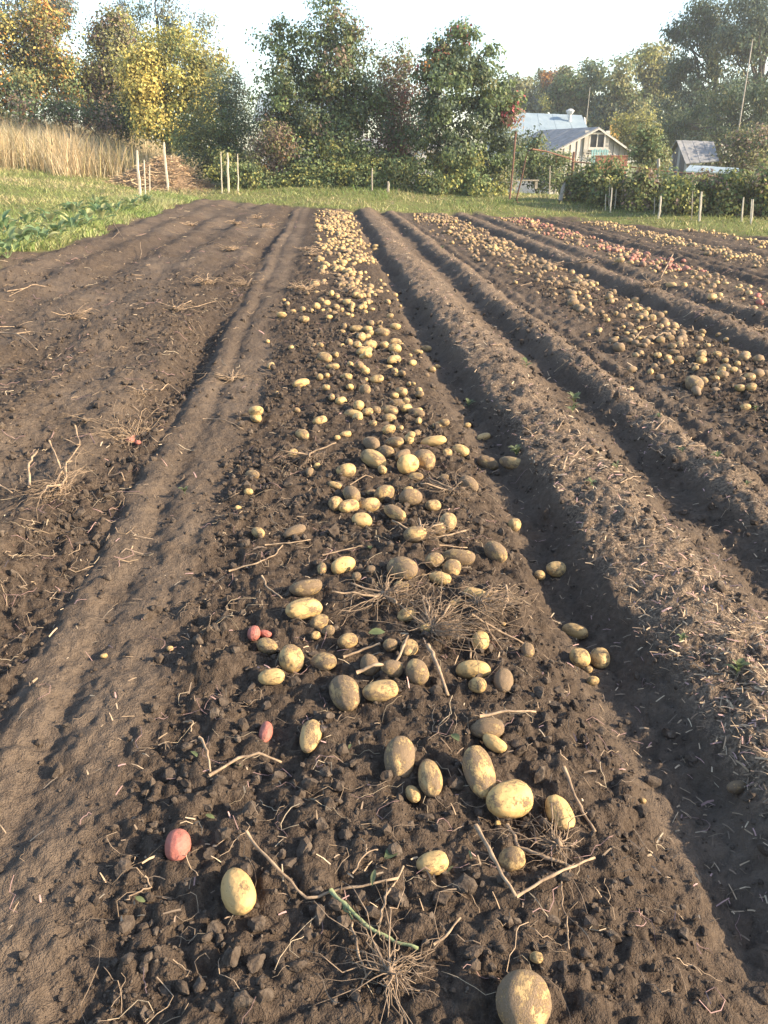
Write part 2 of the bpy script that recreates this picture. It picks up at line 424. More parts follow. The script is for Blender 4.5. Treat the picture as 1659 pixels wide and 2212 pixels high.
# ------------------------------------------------------------------ stuff scattered on the soil
def ico(sub=0):
    t = (1 + 5 ** .5) / 2
    v = np.array([[-1, t, 0], [1, t, 0], [-1, -t, 0], [1, -t, 0], [0, -1, t], [0, 1, t], [0, -1, -t], [0, 1, -t], [t, 0, -1], [t, 0, 1], [-t, 0, -1], [-t, 0, 1]], float)
    f = [[0, 11, 5], [0, 5, 1], [0, 1, 7], [0, 7, 10], [0, 10, 11], [1, 5, 9], [5, 11, 4], [11, 10, 2], [10, 7, 6], [7, 1, 8], [3, 9, 4], [3, 4, 2], [3, 2, 6], [3, 6, 8], [3, 8, 9], [4, 9, 5], [2, 4, 11], [6, 2, 10], [8, 6, 7], [9, 8, 1]]
    v /= np.linalg.norm(v, axis=1, keepdims=True)
    for _ in range(sub):
        v = list(v); nf = []; mid = {}
        def m(a, b):
            k = (min(a, b), max(a, b))
            if k not in mid: q = v[a] + v[b]; v.append(q / np.linalg.norm(q)); mid[k] = len(v) - 1
            return mid[k]
        for a, b, c in f: x, y, z = m(a, b), m(b, c), m(c, a); nf += [[a, x, z], [b, y, x], [c, z, y], [x, y, z]]
        f = nf; v = np.array(v)
    return np.array(v), np.array(f)
def rotmats(n, rng):
    q = rng.normal(size=(n, 4)); q /= np.linalg.norm(q, axis=1, keepdims=True); w, x, y, z = q.T
    return np.stack([np.stack([1 - 2 * (y * y + z * z), 2 * (x * y - z * w), 2 * (x * z + y * w)], -1), np.stack([2 * (x * y + z * w), 1 - 2 * (x * x + z * z), 2 * (y * z - x * w)], -1), np.stack([2 * (x * z - y * w), 2 * (y * z + x * w), 1 - 2 * (x * x + y * y)], -1)], 1)
def scatter_mesh(name, protoV, protoF, pos, size, rng, stretch=.3, jitter=.16, smooth=True):
    n = len(pos); k = len(protoV)
    S = size[:, None] * (1 + stretch * rng.uniform(-1, 1, size=(n, 3)))
    V = protoV[None] * (1 + jitter * rng.normal(size=(n, k, 1))) * S[:, None, :]
    V = np.einsum('nij,nkj->nki', rotmats(n, rng), V) + pos[:, None, :]
    F = (protoF[None] + (np.arange(n) * k)[:, None, None]).reshape(-1, 3)
    return mesh_np(name, V.reshape(-1, 3), F, smooth)
def field_points(n, y0, y1, dens, rng, xspan=None):
    """points over the visible wedge of the field, kept with probability dens(x,y)"""
    y = y0 * np.exp(rng.uniform(0, 1, n) * math.log(y1 / y0)); u = rng.uniform(-1, 1, n)
    x = .068 * y + u * (.95 + .56 * y)
    if xspan: x = rng.uniform(*xspan, n)
    keep = (rng.uniform(size=n) < dens(x, y)) & (soil_mask(x, y) > .6)
    return x[keep], y[keep]

def clods():
    rng = np.random.default_rng(21)
    def cut(v, r2, k=9):
        v = v.copy()
        for _ in range(k):
            a = r2.normal(size=3); a /= np.linalg.norm(a); h = r2.uniform(.5, .82); d = v @ a; v -= np.maximum(d - h, 0)[:, None] * a
        return v
    v0, f0 = ico(0); v1, f1 = ico(1); v1 = cut(v1, rng, 7)
    d = lambda x, y: np.maximum(.10 + .9 * wet(x, y), np.maximum(.34 * sstep(.75, .9, x), .32 * (1 - sstep(-1.2, -1.0, x)))) * (.45 + .55 * sstep(-.3, .5, fbm(x * 1.6, y * 1.6, 61, 2)))
    x, y = field_points(30000, 1.0, 8, d, rng)
    s = .0028 * (rng.pareto(2.15, len(x)) + 1) * (.75 + .22 * y); s = np.minimum(s, .021)
    P = np.stack([x, y, height(x, y) + s * .25], -1)
    x2, y2 = field_points(12000, 3, 11, d, rng); s2 = np.minimum(.0045 * (rng.pareto(2.6, len(x2)) + 1) * (.75 + .2 * y2), .024)
    P = np.concatenate([P, np.stack([x2, y2, height(x2, y2) + s2 * .3], -1)]); s = np.concatenate([s, s2])
    big = (s > .0135) & (P[:, 1] < 3.5)
    o = link('soil_crumbs', scatter_mesh('soil_crumbs', v0, f0, P[~big], s[~big], rng, .35, .16, False), M['clod'])
    tag(o, 'loose dark soil crumbs over the dug rows', 'soil', kind='stuff')
    o = link('soil_lumps', scatter_mesh('soil_lumps', v1, f1, P[big], s[big], rng, .35, .11, False), M['clod'])
    tag(o, 'larger dark soil lumps over the dug rows', 'soil', kind='stuff')
    # the biggest clods stand as things of their own
    v2, f2 = ico(2); protos = []
    for k in range(6):
        r2 = np.random.default_rng(90 + k); q = v2.copy()
        q = cut(q, r2, 13) * (1 + .035 * r2.normal(size=(len(q), 1))); q[:, 0] *= r2.uniform(.9, 1.35); protos.append(mesh_np('soil_clod', q, f2, False))
    L = [(710, 190), (757, 238), (605, 300), (716, 320), (460, 865), (265, 940), (75, 260), (1155, 228), (1205, 300), (780, 405), (580, 515), (505, 175), (545, 862), (1185, 600), (610, 890), (1110, 640), (750, 690), (380, 860), (640, 760), (100, 370), (640, 440), (1250, 330), (300, 470), (830, 640), (420, 1000), (1230, 830), (1620, 840), (1500, 720), (980, 640), (470, 720)]
    for zx, zy in L:
        px, py = (400 + .9042 * zx) * .6777, (2300 + .9042 * zy) * .6777
        gx, gy = ground_at(px, py); r = rng.uniform(.013, .024)
        o = link('soil_clod', protos[rng.integers(6)], M['clod']); o.location = (gx, gy, hz(gx, gy) + r * .3)
        o.scale = (r, r * rng.uniform(.75, 1), r * rng.uniform(.6, .85)); o.rotation_euler = (rng.uniform(-.4, .4), rng.uniform(-.4, .4), rng.uniform(0, 6.3))
        tag(o, 'large dark clod of earth in the crumbly potato row', 'clod', 'large clods of earth in the dug row')
clods()

def litter():
    rng = np.random.default_rng(33)
    cols = np.array([(.36, .26, .17), (.28, .20, .13), (.42, .33, .22), (.34, .21, .19), (.22, .16, .11)])
    def bits(name, n, y0, y1, dens, lmin, lmax, rad, label, seg=3, wob=.12, sides=3, lift=.004, xspan=None):
        x, y = field_points(n, y0, y1, dens, rng, xspan)
        paths = []; cc = []
        a = rng.uniform(0, 2 * math.pi, len(x)); L = rng.uniform(lmin, lmax, len(x)) * (1 + .06 * y)
        t = np.linspace(-.5, .5, seg)
        hd = a[:, None] + np.cumsum(rng.normal(size=(len(x), seg)) * wob * 4.2, 1) + rng.normal(size=(len(x), 1)) * t * 3 * wob * 6
        XX = x[:, None] + np.cumsum(np.cos(hd), 1) * L[:, None] / seg; YY = y[:, None] + np.cumsum(np.sin(hd), 1) * L[:, None] / seg
        ZZ = height(XX.ravel(), YY.ravel()).reshape(XX.shape) + lift + rng.uniform(0, .012, XX.shape)
        for i in range(len(x)):
            paths.append((np.stack([XX[i], YY[i], ZZ[i]], -1), np.full(seg, rad * (1 + .09 * y[i]) * rng.uniform(.6, 1.3)))); cc.append(cols[rng.integers(len(cols))] * rng.uniform(.7, 1.2))
        o = link(name, tube_mesh(name, paths, sides, False, cc), M['bits'])
        tag(o, label, 'plant litter', kind='stuff')
    def chaff(name, n, y0, y1, dens, lmin, lmax, wd, label):
        x, y = field_points(n, y0, y1, dens, rng); m = len(x); a = rng.uniform(0, 6.3, m)
        L = rng.uniform(lmin, lmax, m) * (1 + .05 * y); W = wd * rng.uniform(.6, 1.5, m) * (1 + .10 * y)
        z = height(x, y) + .004; t = rng.normal(size=m) * .28
        d = np.stack([np.cos(a), np.sin(a), np.abs(t)], -1) * (L / 2)[:, None]; s = np.stack([-np.sin(a), np.cos(a), rng.normal(size=m) * .5], -1) * (W / 2)[:, None]
        c = np.stack([x, y, z], -1) + np.array([0, 0, 1]) * (np.abs(d[:, 2:3]) + np.abs(s[:, 2:3])); bow = np.array([0, 0, 1]) * (L * rng.uniform(0, .12, m))[:, None]
        V = np.stack([c - d - s, c - s * .9 + bow, c + d - s * .7, c + d + s * .7, c + s * .9 + bow, c - d + s], 1).reshape(-1, 3)
        i = np.arange(m) * 6; F = np.concatenate([np.stack([i, i + 1, i + 4, i + 5], -1), np.stack([i + 1, i + 2, i + 3, i + 4], -1)])
        cc = cols2[rng.integers(len(cols2), size=m)] * rng.uniform(.65, 1.2, (m, 1))
        o = link(name, mesh_np(name, V, F, False, np.repeat(cc, 6, axis=0)), M['bits']); tag(o, label, 'plant litter', kind='stuff')
    cols2 = np.array([(.56, .40, .25), (.44, .31, .19), (.64, .49, .32), (.52, .32, .28), (.30, .21, .14), (.22, .16, .11)])
    ridge = lambda x, y: np.clip(sstep(-.06, .07, np.interp(x, PX, PZ)) * sstep(.98, 1.12, x) * (1 - .75 * wet(x, y)) * (.35 + .65 * sstep(-.4, .4, fbm(x * 1.5, y * 1.5, 63, 2))), .035 + .12 * sstep(.8, .95, x), 1)
    chaff('chopped_straw', 80000, 1.2, 25, ridge, .007, .038, .0026, 'chopped dry stalk bits covering the ridge tops')
    chaff('row_chaff', 9000, 2.2, 25, lambda x, y: .5 * wet(x, y) * (x < 6) + .1, .006, .024, .0014, 'scraps of dry leaf over the dug soil')
    rows = lambda x, y: (.38 + .5 * sstep(1.8, 3, y)) * wet(x, y) + .06
    bits('fine_roots', 4600, 1.0, 20, rows, .05, .17, .00075, 'fine dry roots strewn over the dug soil', 7, .12)
    bits('left_litter', 2600, 2.5, 27, lambda x, y: (1 - sstep(-.9, -.6, x)) * .9, .03, .16, .0015, 'dry stalk bits on the turned soil by the grass edge', 5, .10)
    bits('far_litter', 3200, 7, 26, lambda x, y: sstep(2.5, 3, x) * .9, .04, .14, .0015, 'dry stalks strewn between the far rows', 4, .1)
litter()

# ------------------------------------------------------------------ potatoes
def potato_proto(k, lo=False):
    r = np.random.default_rng(300 + k)
    nu, nv = (7, 5) if lo else (20, 14)
    V = [[0, 0, 1.]]
    for i in range(1, nv):
        th = math.pi * i / nv
        for j in range(nu): ph = 2 * math.pi * j / nu; V.append([math.sin(th) * math.cos(ph), math.sin(th) * math.sin(ph), math.cos(th)])
    V.append([0, 0, -1.]); V = np.array(V); V = V[:, [2, 0, 1]]                # poles along x
    D = V.copy()
    bend = r.uniform(-.14, .14); egg = r.uniform(-.16, .16)
    out = V * np.array([1, 1 + egg * 0, 1])[None]
    out[:, 1:] *= (1 + egg * V[:, :1]); sup = np.sign(V[:, :1]) * np.abs(V[:, :1]) ** .9
    out[:, :1] = sup; out[:, 1] += bend * (V[:, 0] ** 2 - .4)
    for _ in range(6):
        a = r.normal(size=3); a /= np.linalg.norm(a)
        out *= 1 + r.uniform(-.28, .2) * np.maximum(D @ a - .3, 0)[:, None]
    for _ in range(0 if lo else 7):
        a = r.normal(size=3); a /= np.linalg.norm(a)
        out *= 1 - .10 * np.exp(-((D - a) ** 2).sum(1) / .04)[:, None]
    F3 = [[0, 1 + j, 1 + (j + 1) % nu] for j in range(nu)]; F4 = []
    for i in range(nv - 2):
        for j in range(nu): F4.append([1 + i * nu + j, 1 + (i + 1) * nu + j, 1 + (i + 1) * nu + (j + 1) % nu, 1 + i * nu + (j + 1) % nu])
    b = 1 + (nv - 2) * nu; e = len(V) - 1
    F3 += [[e, b + (j + 1) % nu, b + j] for j in range(nu)]
    return out, np.array(F4), np.array(F3)
PROTO = [mesh_np('potato', v, [a, b], True) for v, a, b in (potato_proto(k) for k in range(9))]
PROTO_R = [p.copy() for p in PROTO]
for p in PROTO: p.materials.append(M['yellow'])
for p in PROTO_R: p.materials.append(M['red'])
PLACED = []
def potato(x, y, L, W, yaw, dirt=.4, red=False, label=None, group=None, lift=0, tilt=None, rest=None):
    r = RNG; k = int(r.integers(9))
    me = (PROTO_R if red else PROTO)[k]
    o = link('red_potato' if red else 'potato', me)
    h = W * r.uniform(.88, 1.02)
    o.scale = (L / 2, W / 2, h / 2)
    o.rotation_euler = (r.uniform(-.3, .3) if tilt is None else tilt, r.uniform(-.15, .15), yaw)
    gx = np.array([x, x + W * .3, x - W * .3, x, x]); gy = np.array([y, y, y, y + W * .3, y - W * .3])
    hh = height(gx, gy); z0 = float(np.mean(hh) * .5 + np.max(hh) * .5) if W < .05 else float(np.mean(hh)); z = z0 + h * .31 + lift
    for (qx, qy, qz, qr) in PLACED[-160:]:                        # settle on, not in, the neighbours
        dd = math.hypot(qx - x, qy - y); m = (qr + W * .5) * .72
        if dd < m: z = max(z, qz + math.sqrt(m * m - dd * dd) * .75)
    z = min(z, z0 + h * .36 + .10)
    o.location = (x, y, z); o['dirt'] = float(dirt)
    PLACED.append((x, y, z, W * .5))
    size = 'large' if L > .095 else ('small' if L < .05 else 'medium-sized')
    form = 'long' if L / W > 1.55 else ('round' if L / W < 1.2 else 'oval')
    skin = 'red' if red else ('earth-caked' if dirt > .68 else ('clean yellow' if dirt < .32 else 'soil-smeared yellow'))
    if label is None:
        if x > .9 and y < 4: where = 'lying in the dark furrow beside the littered ridge'
        elif x > 2.3: where = 'in the potato row beyond the two littered ridges'
        elif x > .70: where = 'at the furrow edge of the dug row'
        elif y < 1.75: where = 'on crumbly soil among broken dry stems'
        elif y < 2.65: where = 'lying close around the big root tangle'
        elif y < 4.4: where = 'lying between two root clumps in the dug row'
        elif y < 8: where = 'scattered along the dug row past the stalks'
        else: where = 'in the dense far stretch of the dug row'
        if x < -.3 and x > -3 and y > 1.75: where = 'stray at the smooth track side of the row'
        label = f'{size} {form} {skin} potato {where}'; group = f'{size} {form} {skin} potatoes {where}'
    tag(o, label, 'potato', group)
    return o
def survey(zoom, rows):
    """rows of (x, y, long, short, angle, dirt[, kind, label]) measured in one enlarged crop"""
    ox, oy, f = zoom
    for row in rows:
        zx, zy, l, s, ang, dirt = row[:6]; red = len(row) > 6 and 'r' in row[6]; lab = row[7] if len(row) > 7 else None
        px, py = (ox + f * zx) * .6777, (oy + f * zy) * .6777; k = f * .6777
        l, s = max(l, s), min(l, s)
        d0 = ray(px, py); x, y = ground_at(px, py, .012)
        dep = math.hypot(math.hypot(x, y), CAM_H)
        el = math.asin(min(.95, CAM_H / dep)); cosv = math.cos(math.atan2(math.hypot(px - 829.5, py - 1106), FPX))
        m = dep * cosv / FPX * k
        a = math.radians(ang); dx, dy = math.cos(a), math.sin(a) / max(math.sin(el), .55)
        g = 1.0 if y < 2.3 else 1.10; L = l * m * g * min(1.22, math.hypot(dx, dy)); W = s * m * g
        x, y = ground_at(px, py, W * .3)
        yaw = math.atan2(dy, dx) - YAW
        potato(x, y, L, W, yaw, dirt, red, lab)
Z8 = (400, 2300, .9042); Z7 = (700, 1400, .6028); Z5 = (800, 640, .5063); DD = (0, 0, 1.4756)
survey(Z8, [
 (180, 443, 104, 95, 90, .22, 'r', 'round red potato lying apart beside the single clean yellow one'),
 (399, 608, 155, 118, -62, .25, '', 'clean yellow potato lying alone left of the forked dry stem'),
 (1087, 497, 112, 88, 5, .36, '', 'yellow potato with a notched side beside the dry forked stalk'),
 (1362, 500, 98, 88, 20, .55, '', 'dull smeared potato between the forked stalk and its upper branch'),
 (1360, 292, 168, 138, 12, .38, '', 'big oval yellow potato at the end of the cluster of four'),
 (1532, 325, 118, 95, 100, .42, '', 'yellow potato with a smeared edge beside a long dark stalk'),
 (965, 138, 148, 110, 88, .78, '', 'earth-caked oval potato at the start of the cluster of four'),
 (1073, 203, 165, 88, 86, .55, '', 'long smeared potato standing between two earth-caked ones'),
 (1243, 180, 190, 112, 106, .66, '', 'long earth-caked potato touching the big oval yellow one'),
 (1300, 95, 80, 60, -30, .3, '', 'small yellow potato peeping out under a pale stick'),
 (1278, 32, 130, 88, 0, .8, '', 'earth-caked potato lying under the pale stick'),
 (1012, 266, 70, 52, 100, .35, '', 'tiny yellow potato at the foot of the long smeared one'),
 (1312, 372, 22, 20, 0, .3, '', 'marble-sized potato under the big oval yellow one'),
 (655, 48, 130, 80, 80, .5, '', 'long mottled yellow potato lying alone near the small red one'),
 (494, 45, 76, 50, 88, .2, 'r', 'small oval red potato alone near the mottled yellow one'),
 (1448, 852, 52, 42, -20, .45, '', 'small yellow potato beside the largest earth-caked potato'),
 (1402, 1010, 215, 190, 60, .72, '', 'largest earth-caked potato lying at the start of the row'),
])
survey(Z7, [
 (388,72,55,45,80,.4),(475,185,62,42,80,.8),(175,200,70,50,-20,.7),(158,310,45,35,0,.35),(98,369,35,32,0,.3),(670,170,90,75,10,.45),(515,152,35,30,0,.3),
 (800,35,100,70,-40,.8),(925,30,110,70,-20,.75),(1000,15,60,50,80,.4),(1135,25,140,62,0,.3,'','long clean yellow potato topping the mid-row heap'),
 (880,70,100,70,-25,.75),(820,112,132,90,-32,.5),(970,95,100,60,40,.8),(1080,125,120,100,-55,.62),(990,155,110,98,20,.28,'','bright round yellow potato at the front of the mid-row heap'),
 (860,175,48,45,90,.4),(1040,210,80,50,0,.6),(1185,210,60,40,0,.8),(1275,65,78,66,-30,.42),(1205,85,50,45,0,.5),(1420,135,100,62,-22,.75),(1310,250,105,80,-50,.82),
 (610,260,75,42,-10,.4),(800,290,60,42,0,.75),(695,300,112,80,-62,.7),(680,362,112,70,28,.5),(615,345,78,66,40,.6),(790,350,102,80,10,.5),(870,300,96,80,25,.65),
 (1005,325,122,90,0,.8),(1125,362,86,60,12,.5),(995,280,50,32,0,.4),(930,405,122,76,-32,.68),(748,440,112,80,6,.24,'','bright clean oval potato alone on open soil mid row'),
 (208,508,82,58,-40,.42),(400,492,116,66,18,.97),(1037,530,126,96,0,.72),(1150,508,78,62,0,.75),(1205,460,130,80,78,.52),(1557,463,80,62,72,.42),(1450,615,122,95,-52,.72),
 (655,678,126,80,14,.24,'','clean yellow potato with a broken end'),(540,690,70,52,95,.6),(725,738,56,46,80,.8),(800,712,56,50,0,.95),(970,700,166,132,-30,.74),(1130,668,92,86,0,.62),(1265,640,152,88,-8,.8),(1225,700,92,86,60,.55),(1168,745,114,80,-18,.38),(1080,738,36,35,0,.6),
 (458,795,152,88,6,.78),(960,800,72,62,0,.5),(438,920,192,112,14,.42,'','biggest long two-lobed yellow potato near the red pair'),(525,985,88,76,20,.55),(510,1058,56,48,0,.4),(578,1038,72,60,0,.75),
 (185,1048,70,66,90,.2,'r','round red potato of the pair touching a dull yellow one'),(245,1028,70,46,-12,.2,'r','oval red potato of the pair touching a dull yellow one'),
 (250,1100,118,90,-22,.6),(383,1165,146,140,70,.48),(280,1282,152,96,8,.42),(555,1188,156,116,-15,.66),(680,1090,116,96,14,.5),
 (905,1105,86,80,0,.75),(1005,1110,112,100,60,.5),(795,1200,116,108,80,.78),(915,1225,130,108,0,.78),(1045,1250,140,130,80,.8),
 (665,1350,205,160,-72,.70,'','largest long potato with an earth-caked end among the tangle cluster'),(858,1360,186,128,6,.44,'','big oval smeared potato touching the largest long one'),
 (1375,1085,112,92,80,.32),(1350,1230,190,105,-4,.3,'','long clean yellow potato beside the cut dark half'),(1365,1330,108,88,-20,.5),(1500,1305,160,105,72,.93,'','dark earth-caked half potato cut open beside the long clean one'),(1625,1145,92,76,80,.75),
 (1365,860,132,62,-20,.36),(1250,880,80,42,10,.55),(990,945,98,76,10,.42),(1100,1010,80,62,0,.4),(1500,990,22,20,0,.3)])
survey(Z5, [
 (125,1040,70,44,80,.42),(195,730,65,42,-5,.4),(230,655,52,30,100,.45),(205,625,26,20,0,.4),(265,705,40,28,0,.5),(255,940,36,35,0,.4),(435,928,42,30,-30,.35),(105,888,30,26,80,.3),
 (465,1000,86,66,-15,.55),(535,978,40,35,80,.4),(518,1055,76,42,0,.4),(432,1120,42,40,0,.4),(480,1108,45,36,80,.45),(318,1160,106,58,18,.45),(475,1188,50,40,0,.4),
 (585,800,42,40,0,.7),(575,835,36,26,0,.4),(665,817,96,46,0,.5),(692,862,76,58,70,.5),(620,895,52,46,40,.6),(665,915,60,50,0,.45),(755,840,46,40,0,.4),(825,830,82,66,-15,.66),(755,910,76,66,20,.42),(838,910,60,52,0,.5),(910,890,76,48,12,.5),(905,940,78,60,0,.35),(710,965,96,56,10,.4),(735,990,56,46,0,.4),
 (903,1012,86,56,32,.46),(870,1050,40,32,0,.3),(695,1055,72,46,-35,.3),(720,1092,56,46,0,.4),(795,1140,86,55,8,.4),(725,1130,36,30,80,.4),(915,1110,32,24,0,.2),(995,1162,42,32,80,.4),
 (950,1220,72,62,-20,.5),(905,1242,56,42,0,.4),(925,1275,96,56,0,.72),(975,1280,46,42,0,.6),(1062,1235,60,48,-20,.66),(565,1265,70,56,30,.4),(510,1258,42,40,80,.6),
 (635,1365,116,62,-12,.38),(735,1348,70,56,10,.5),(790,1335,62,56,0,.7),(875,1325,116,70,-15,.62),(980,1322,76,56,20,.5),(1040,1348,96,60,-20,.82),(865,1385,86,62,0,.62),(770,1408,50,42,0,.5),(1055,1390,46,40,80,.4),
 (435,1395,76,60,20,.42),(30,1370,76,60,-15,.45),(320,1480,86,70,-20,.62),(600,1480,66,46,10,.5),(545,1505,38,32,0,.35),(865,1468,80,58,8,.42),(940,1438,42,40,0,.5),(1185,1428,86,46,5,.5),(1360,1425,46,36,0,.5),(1465,1490,90,52,15,.42),(1010,1520,60,50,80,.4),
 (1105,932,60,44,10,.55),(1052,958,56,32,-8,.3),(1003,987,26,20,0,.3),(1140,1068,50,42,0,.5),(1172,1052,46,26,-10,.5),(1105,1100,36,30,0,.9),(165,1215,24,22,0,.4)])
survey(DD, [(1165,1245,25,22,0,.4),(1203,1232,40,37,0,.5),(1245,1367,50,34,-20,.5),(1250,1425,52,46,0,.45),(1294,1423,50,38,75,.5),(1280,1472,28,22,0,.5),(1270,1450,20,18,0,.6),(1590,1706,50,30,10,.85),(1390,1728,15,14,0,.2),
 (552,900,30,22,-10,.4),(368,1406,14,13,0,.2),(225,1420,16,12,0,.3),(1105,1000,44,28,-20,.6)])
# red potatoes still on their root clump to the left, and a few strays
for q, (px, py, L) in enumerate([(283, 965, .05), (290, 955, .045), (300, 968, .042)]):
    x, y = ground_at(px, py); potato(x, y, L, L * .85, q, .35, True, 'red potato still held in the upturned root clump by the track', 'red potatoes in the upturned root clump')



# farther potatoes of the same row, then the row beyond the ridges
def row_points(n, x0, x1, y0, y1, rng, power=1.0):
    y = y0 + (y1 - y0) * rng.uniform(size=n) ** power; x = rng.normal((x0 + x1) / 2, (x1 - x0) / 4.2, n)
    k = (x > x0 - .1) & (x < x1 + .1) & (y < y_end(x) - .5) & (rng.uniform(size=n) < .35 + .8 * sstep(-.35, .35, fbm(x * 1.6 + 3, y * .9, 78, 2))); return x[k], y[k]
rng = np.random.default_rng(77)
x1, y1 = row_points(1500, -.22, .86, 7.4, 25.8, rng, .72)
order = np.argsort(y1); x1, y1 = x1[order], y1[order]
near_n = 44
for i in range(26):
    L = rng.uniform(.04, .095); potato(rng.normal(.3, .22), rng.uniform(4.4, 7.4), L, L * rng.uniform(.6, .85), rng.uniform(0, 6.3), rng.choice([.3, .45, .5, .72]))
for i in range(near_n):
    L = rng.uniform(.05, .105); potato(x1[i], y1[i], L, L * rng.uniform(.6, .85), rng.uniform(0, 6.3), rng.choice([.3, .45, .5, .72]))
survey((1600, 660, .5112), [
 (1200,1100,110,100,80,.7,'','biggest clustered potato standing beyond the two littered ridges'),(1250,1090,80,55,80,.5),(925,1030,46,38,60,.4),(1205,1018,40,36,0,.4),(1330,1080,46,40,0,.5),(1485,1140,66,48,0,.5),(1550,1140,60,50,0,.5),(1512,1258,70,44,0,.5),(1545,1065,76,62,0,.62),(1440,1025,60,40,0,.4),
 (1370,1025,50,40,0,.5),(1240,965,60,50,0,.5),(1240,935,80,60,40,.6),(1105,955,66,44,0,.7),(1070,915,60,42,-15,.7),(1035,940,50,36,10,.5),(968,935,52,40,20,.5),(1060,878,56,42,-20,.75),(1105,862,50,38,10,.6),(1045,830,60,44,0,.7),(1395,830,44,32,75,.45),(1250,785,46,40,70,.5),(1245,810,30,26,0,.4),(1280,875,40,34,0,.5),(1390,970,36,30,0,.4),(1465,985,40,32,0,.4),(1350,800,44,30,0,.7),(1340,920,56,40,0,.6),(1210,880,40,36,0,.6),
 (885,670,50,46,0,.6),(930,700,52,40,0,.5),(905,650,40,30,0,.5),(985,750,44,40,0,.6),(1085,752,40,34,0,.5),(860,690,36,30,0,.5),(870,755,28,26,0,.4),(850,765,28,26,0,.4),(825,790,30,26,0,.5),(780,795,30,26,0,.4),(755,755,26,22,0,.4),(890,825,44,28,0,.5),(855,820,30,24,0,.4),(712,820,34,28,0,.5),(605,780,34,30,60,.4),(640,685,34,30,0,.6),(660,708,30,28,0,.5),(710,665,34,28,60,.5),(805,1140,36,32,0,.5),(540,808,24,22,0,.4),(1015,668,30,26,0,.4)])
v0, f4, f3 = potato_proto(3, True)
lo = np.concatenate([f3, f4[:, [0, 1, 2]], f4[:, [0, 2, 3]]])
def potato_stuff(name, x, y, m, dirt, label, rng, size=.034):
    s = np.exp(rng.normal(-.05, .33, len(x))).clip(.45, 1.7) * size
    P = np.stack([x, y, height(x, y, False) + s * .55], -1)
    n = len(x); S = s[:, None] * np.stack([rng.uniform(1.0, 1.6, n), np.ones(n), np.full(n, .9)], -1)
    a = rng.uniform(0, 6.3, n); V = v0[None] * S[:, None, :]
    X = V[..., 0] * np.cos(a)[:, None] - V[..., 1] * np.sin(a)[:, None]; Y = V[..., 0] * np.sin(a)[:, None] + V[..., 1] * np.cos(a)[:, None]
    W = np.stack([X, Y, V[..., 2]], -1) + P[:, None, :]
    o = link(name, mesh_np(name, W.reshape(-1, 3), (lo[None] + (np.arange(n) * len(v0))[:, None, None]).reshape(-1, 3), True), m)
    o['dirt'] = dirt; tag(o, label, 'potatoes', kind='stuff'); return o
potato_stuff('potato_spread', x1[near_n:], y1[near_n:], M['yellow'], .62, 'far yellow potatoes carpeting the end of the dug row', rng, .032)
x, y = row_points(1500, 2.5, 4.0, 5.5, 25.8, rng, .85)
potato_stuff('brown_potato_spread', x, y, M['yellow'], .78, 'brownish potatoes carpeting the row beyond the littered ridges', rng)
x, y = row_points(420, 4.9, 6.5, 9, 25.5, rng)
potato_stuff('mixed_potato_spread', x, y, M['yellow'], .6, 'pale potatoes lying among the red ones', rng)
x, y = row_points(380, 5.1, 6.3, 13, 25.8, rng)
potato_stuff('red_potato_spread', x, y, M['red'], .6, 'red potatoes carpeting a row near the far grass', rng, .036)
x, y = row_points(700, 7.5, 8.8, 13, 25, rng)
potato_stuff('pale_potato_spread', x, y, M['yellow'], .62, 'pale yellow potatoes in the row next to the red one', rng)
x, y = row_points(420, 9.7, 11, 15, 24, rng)
potato_stuff('outer_potato_spread', x, y, M['yellow'], .55, 'brownish potatoes in the outermost row by the hedge grass', rng)
for q, (px, py) in enumerate([(1475, 567), (1636, 645), (1640, 660)]):
    x, y = ground_at(px, py); potato(x, y, .11, .085, q, .25, True, 'bright red potato lying among pale ones in the far row', 'bright red potatoes among pale ones')

# ------------------------------------------------------------------ dry stems, root clumps, weeds
def stem_path(pts, lift=.012, sub=4):
    """pixels of a stalk -> a path lying on the soil"""
    g = []
    for p in pts:
        x, y = ground_at(p[0], p[1], lift); g.append((x, y, p[2] if len(p) > 2 else 0))
    P = []
    for a, b in zip(g[:-1], g[1:]):
        for k in range(sub):
            t = k / sub; P.append([a[i] * (1 - t) + b[i] * t for i in range(3)])
    P.append(g[-1]); P = np.array(P); P[1:-1, :2] += RNG.normal(size=(len(P) - 2, 2)) * .0015 * (1 + P[1:-1, 1:2] * .15)
    gz = height(P[:, 0], P[:, 1]); kz = np.arange(0, len(P), sub); P[:, 2] = np.maximum(P[:, 2] + np.interp(np.arange(len(P)), kz, gz[kz]) + lift, gz + .002)
    P[1:-1, 2] = (P[:-2, 2] + 2 * P[1:-1, 2] + P[2:, 2]) / 4
    return P
def dry_stem(branches, r, label, group=None, name='dry_stem', m='stem'):
    """branches: list of pixel polylines; the first is the stalk, the others its side shoots"""
    paths = [stem_path(b) for b in branches]
    o0 = paths[0][0].copy()
    e = empty(name, tuple(o0)); tag(e, label, 'stem', group)
    for i, P in enumerate(paths):
        k = r * (1 if i == 0 else .7); k *= .85; R = k * np.linspace(1, .7, len(P)) * (1 + .08 * RNG.normal(size=len(P)).clip(-1, 1))
        nodes = np.zeros(len(P)); nodes[::4] = .2; R = R * (1 + nodes)
        link('stalk' if i == 0 else 'side_shoot', tube_mesh('stalk', [(P - o0, R)], 6), M[m], e)
    return e
def z8(*p): return [((400 + .9042 * q[0]) * .6777, (2300 + .9042 * q[1]) * .6777) + tuple(q[2:]) for q in p]
def z7(*p): return [((700 + .6028 * q[0]) * .6777, (1400 + .6028 * q[1]) * .6777) + tuple(q[2:]) for q in p]
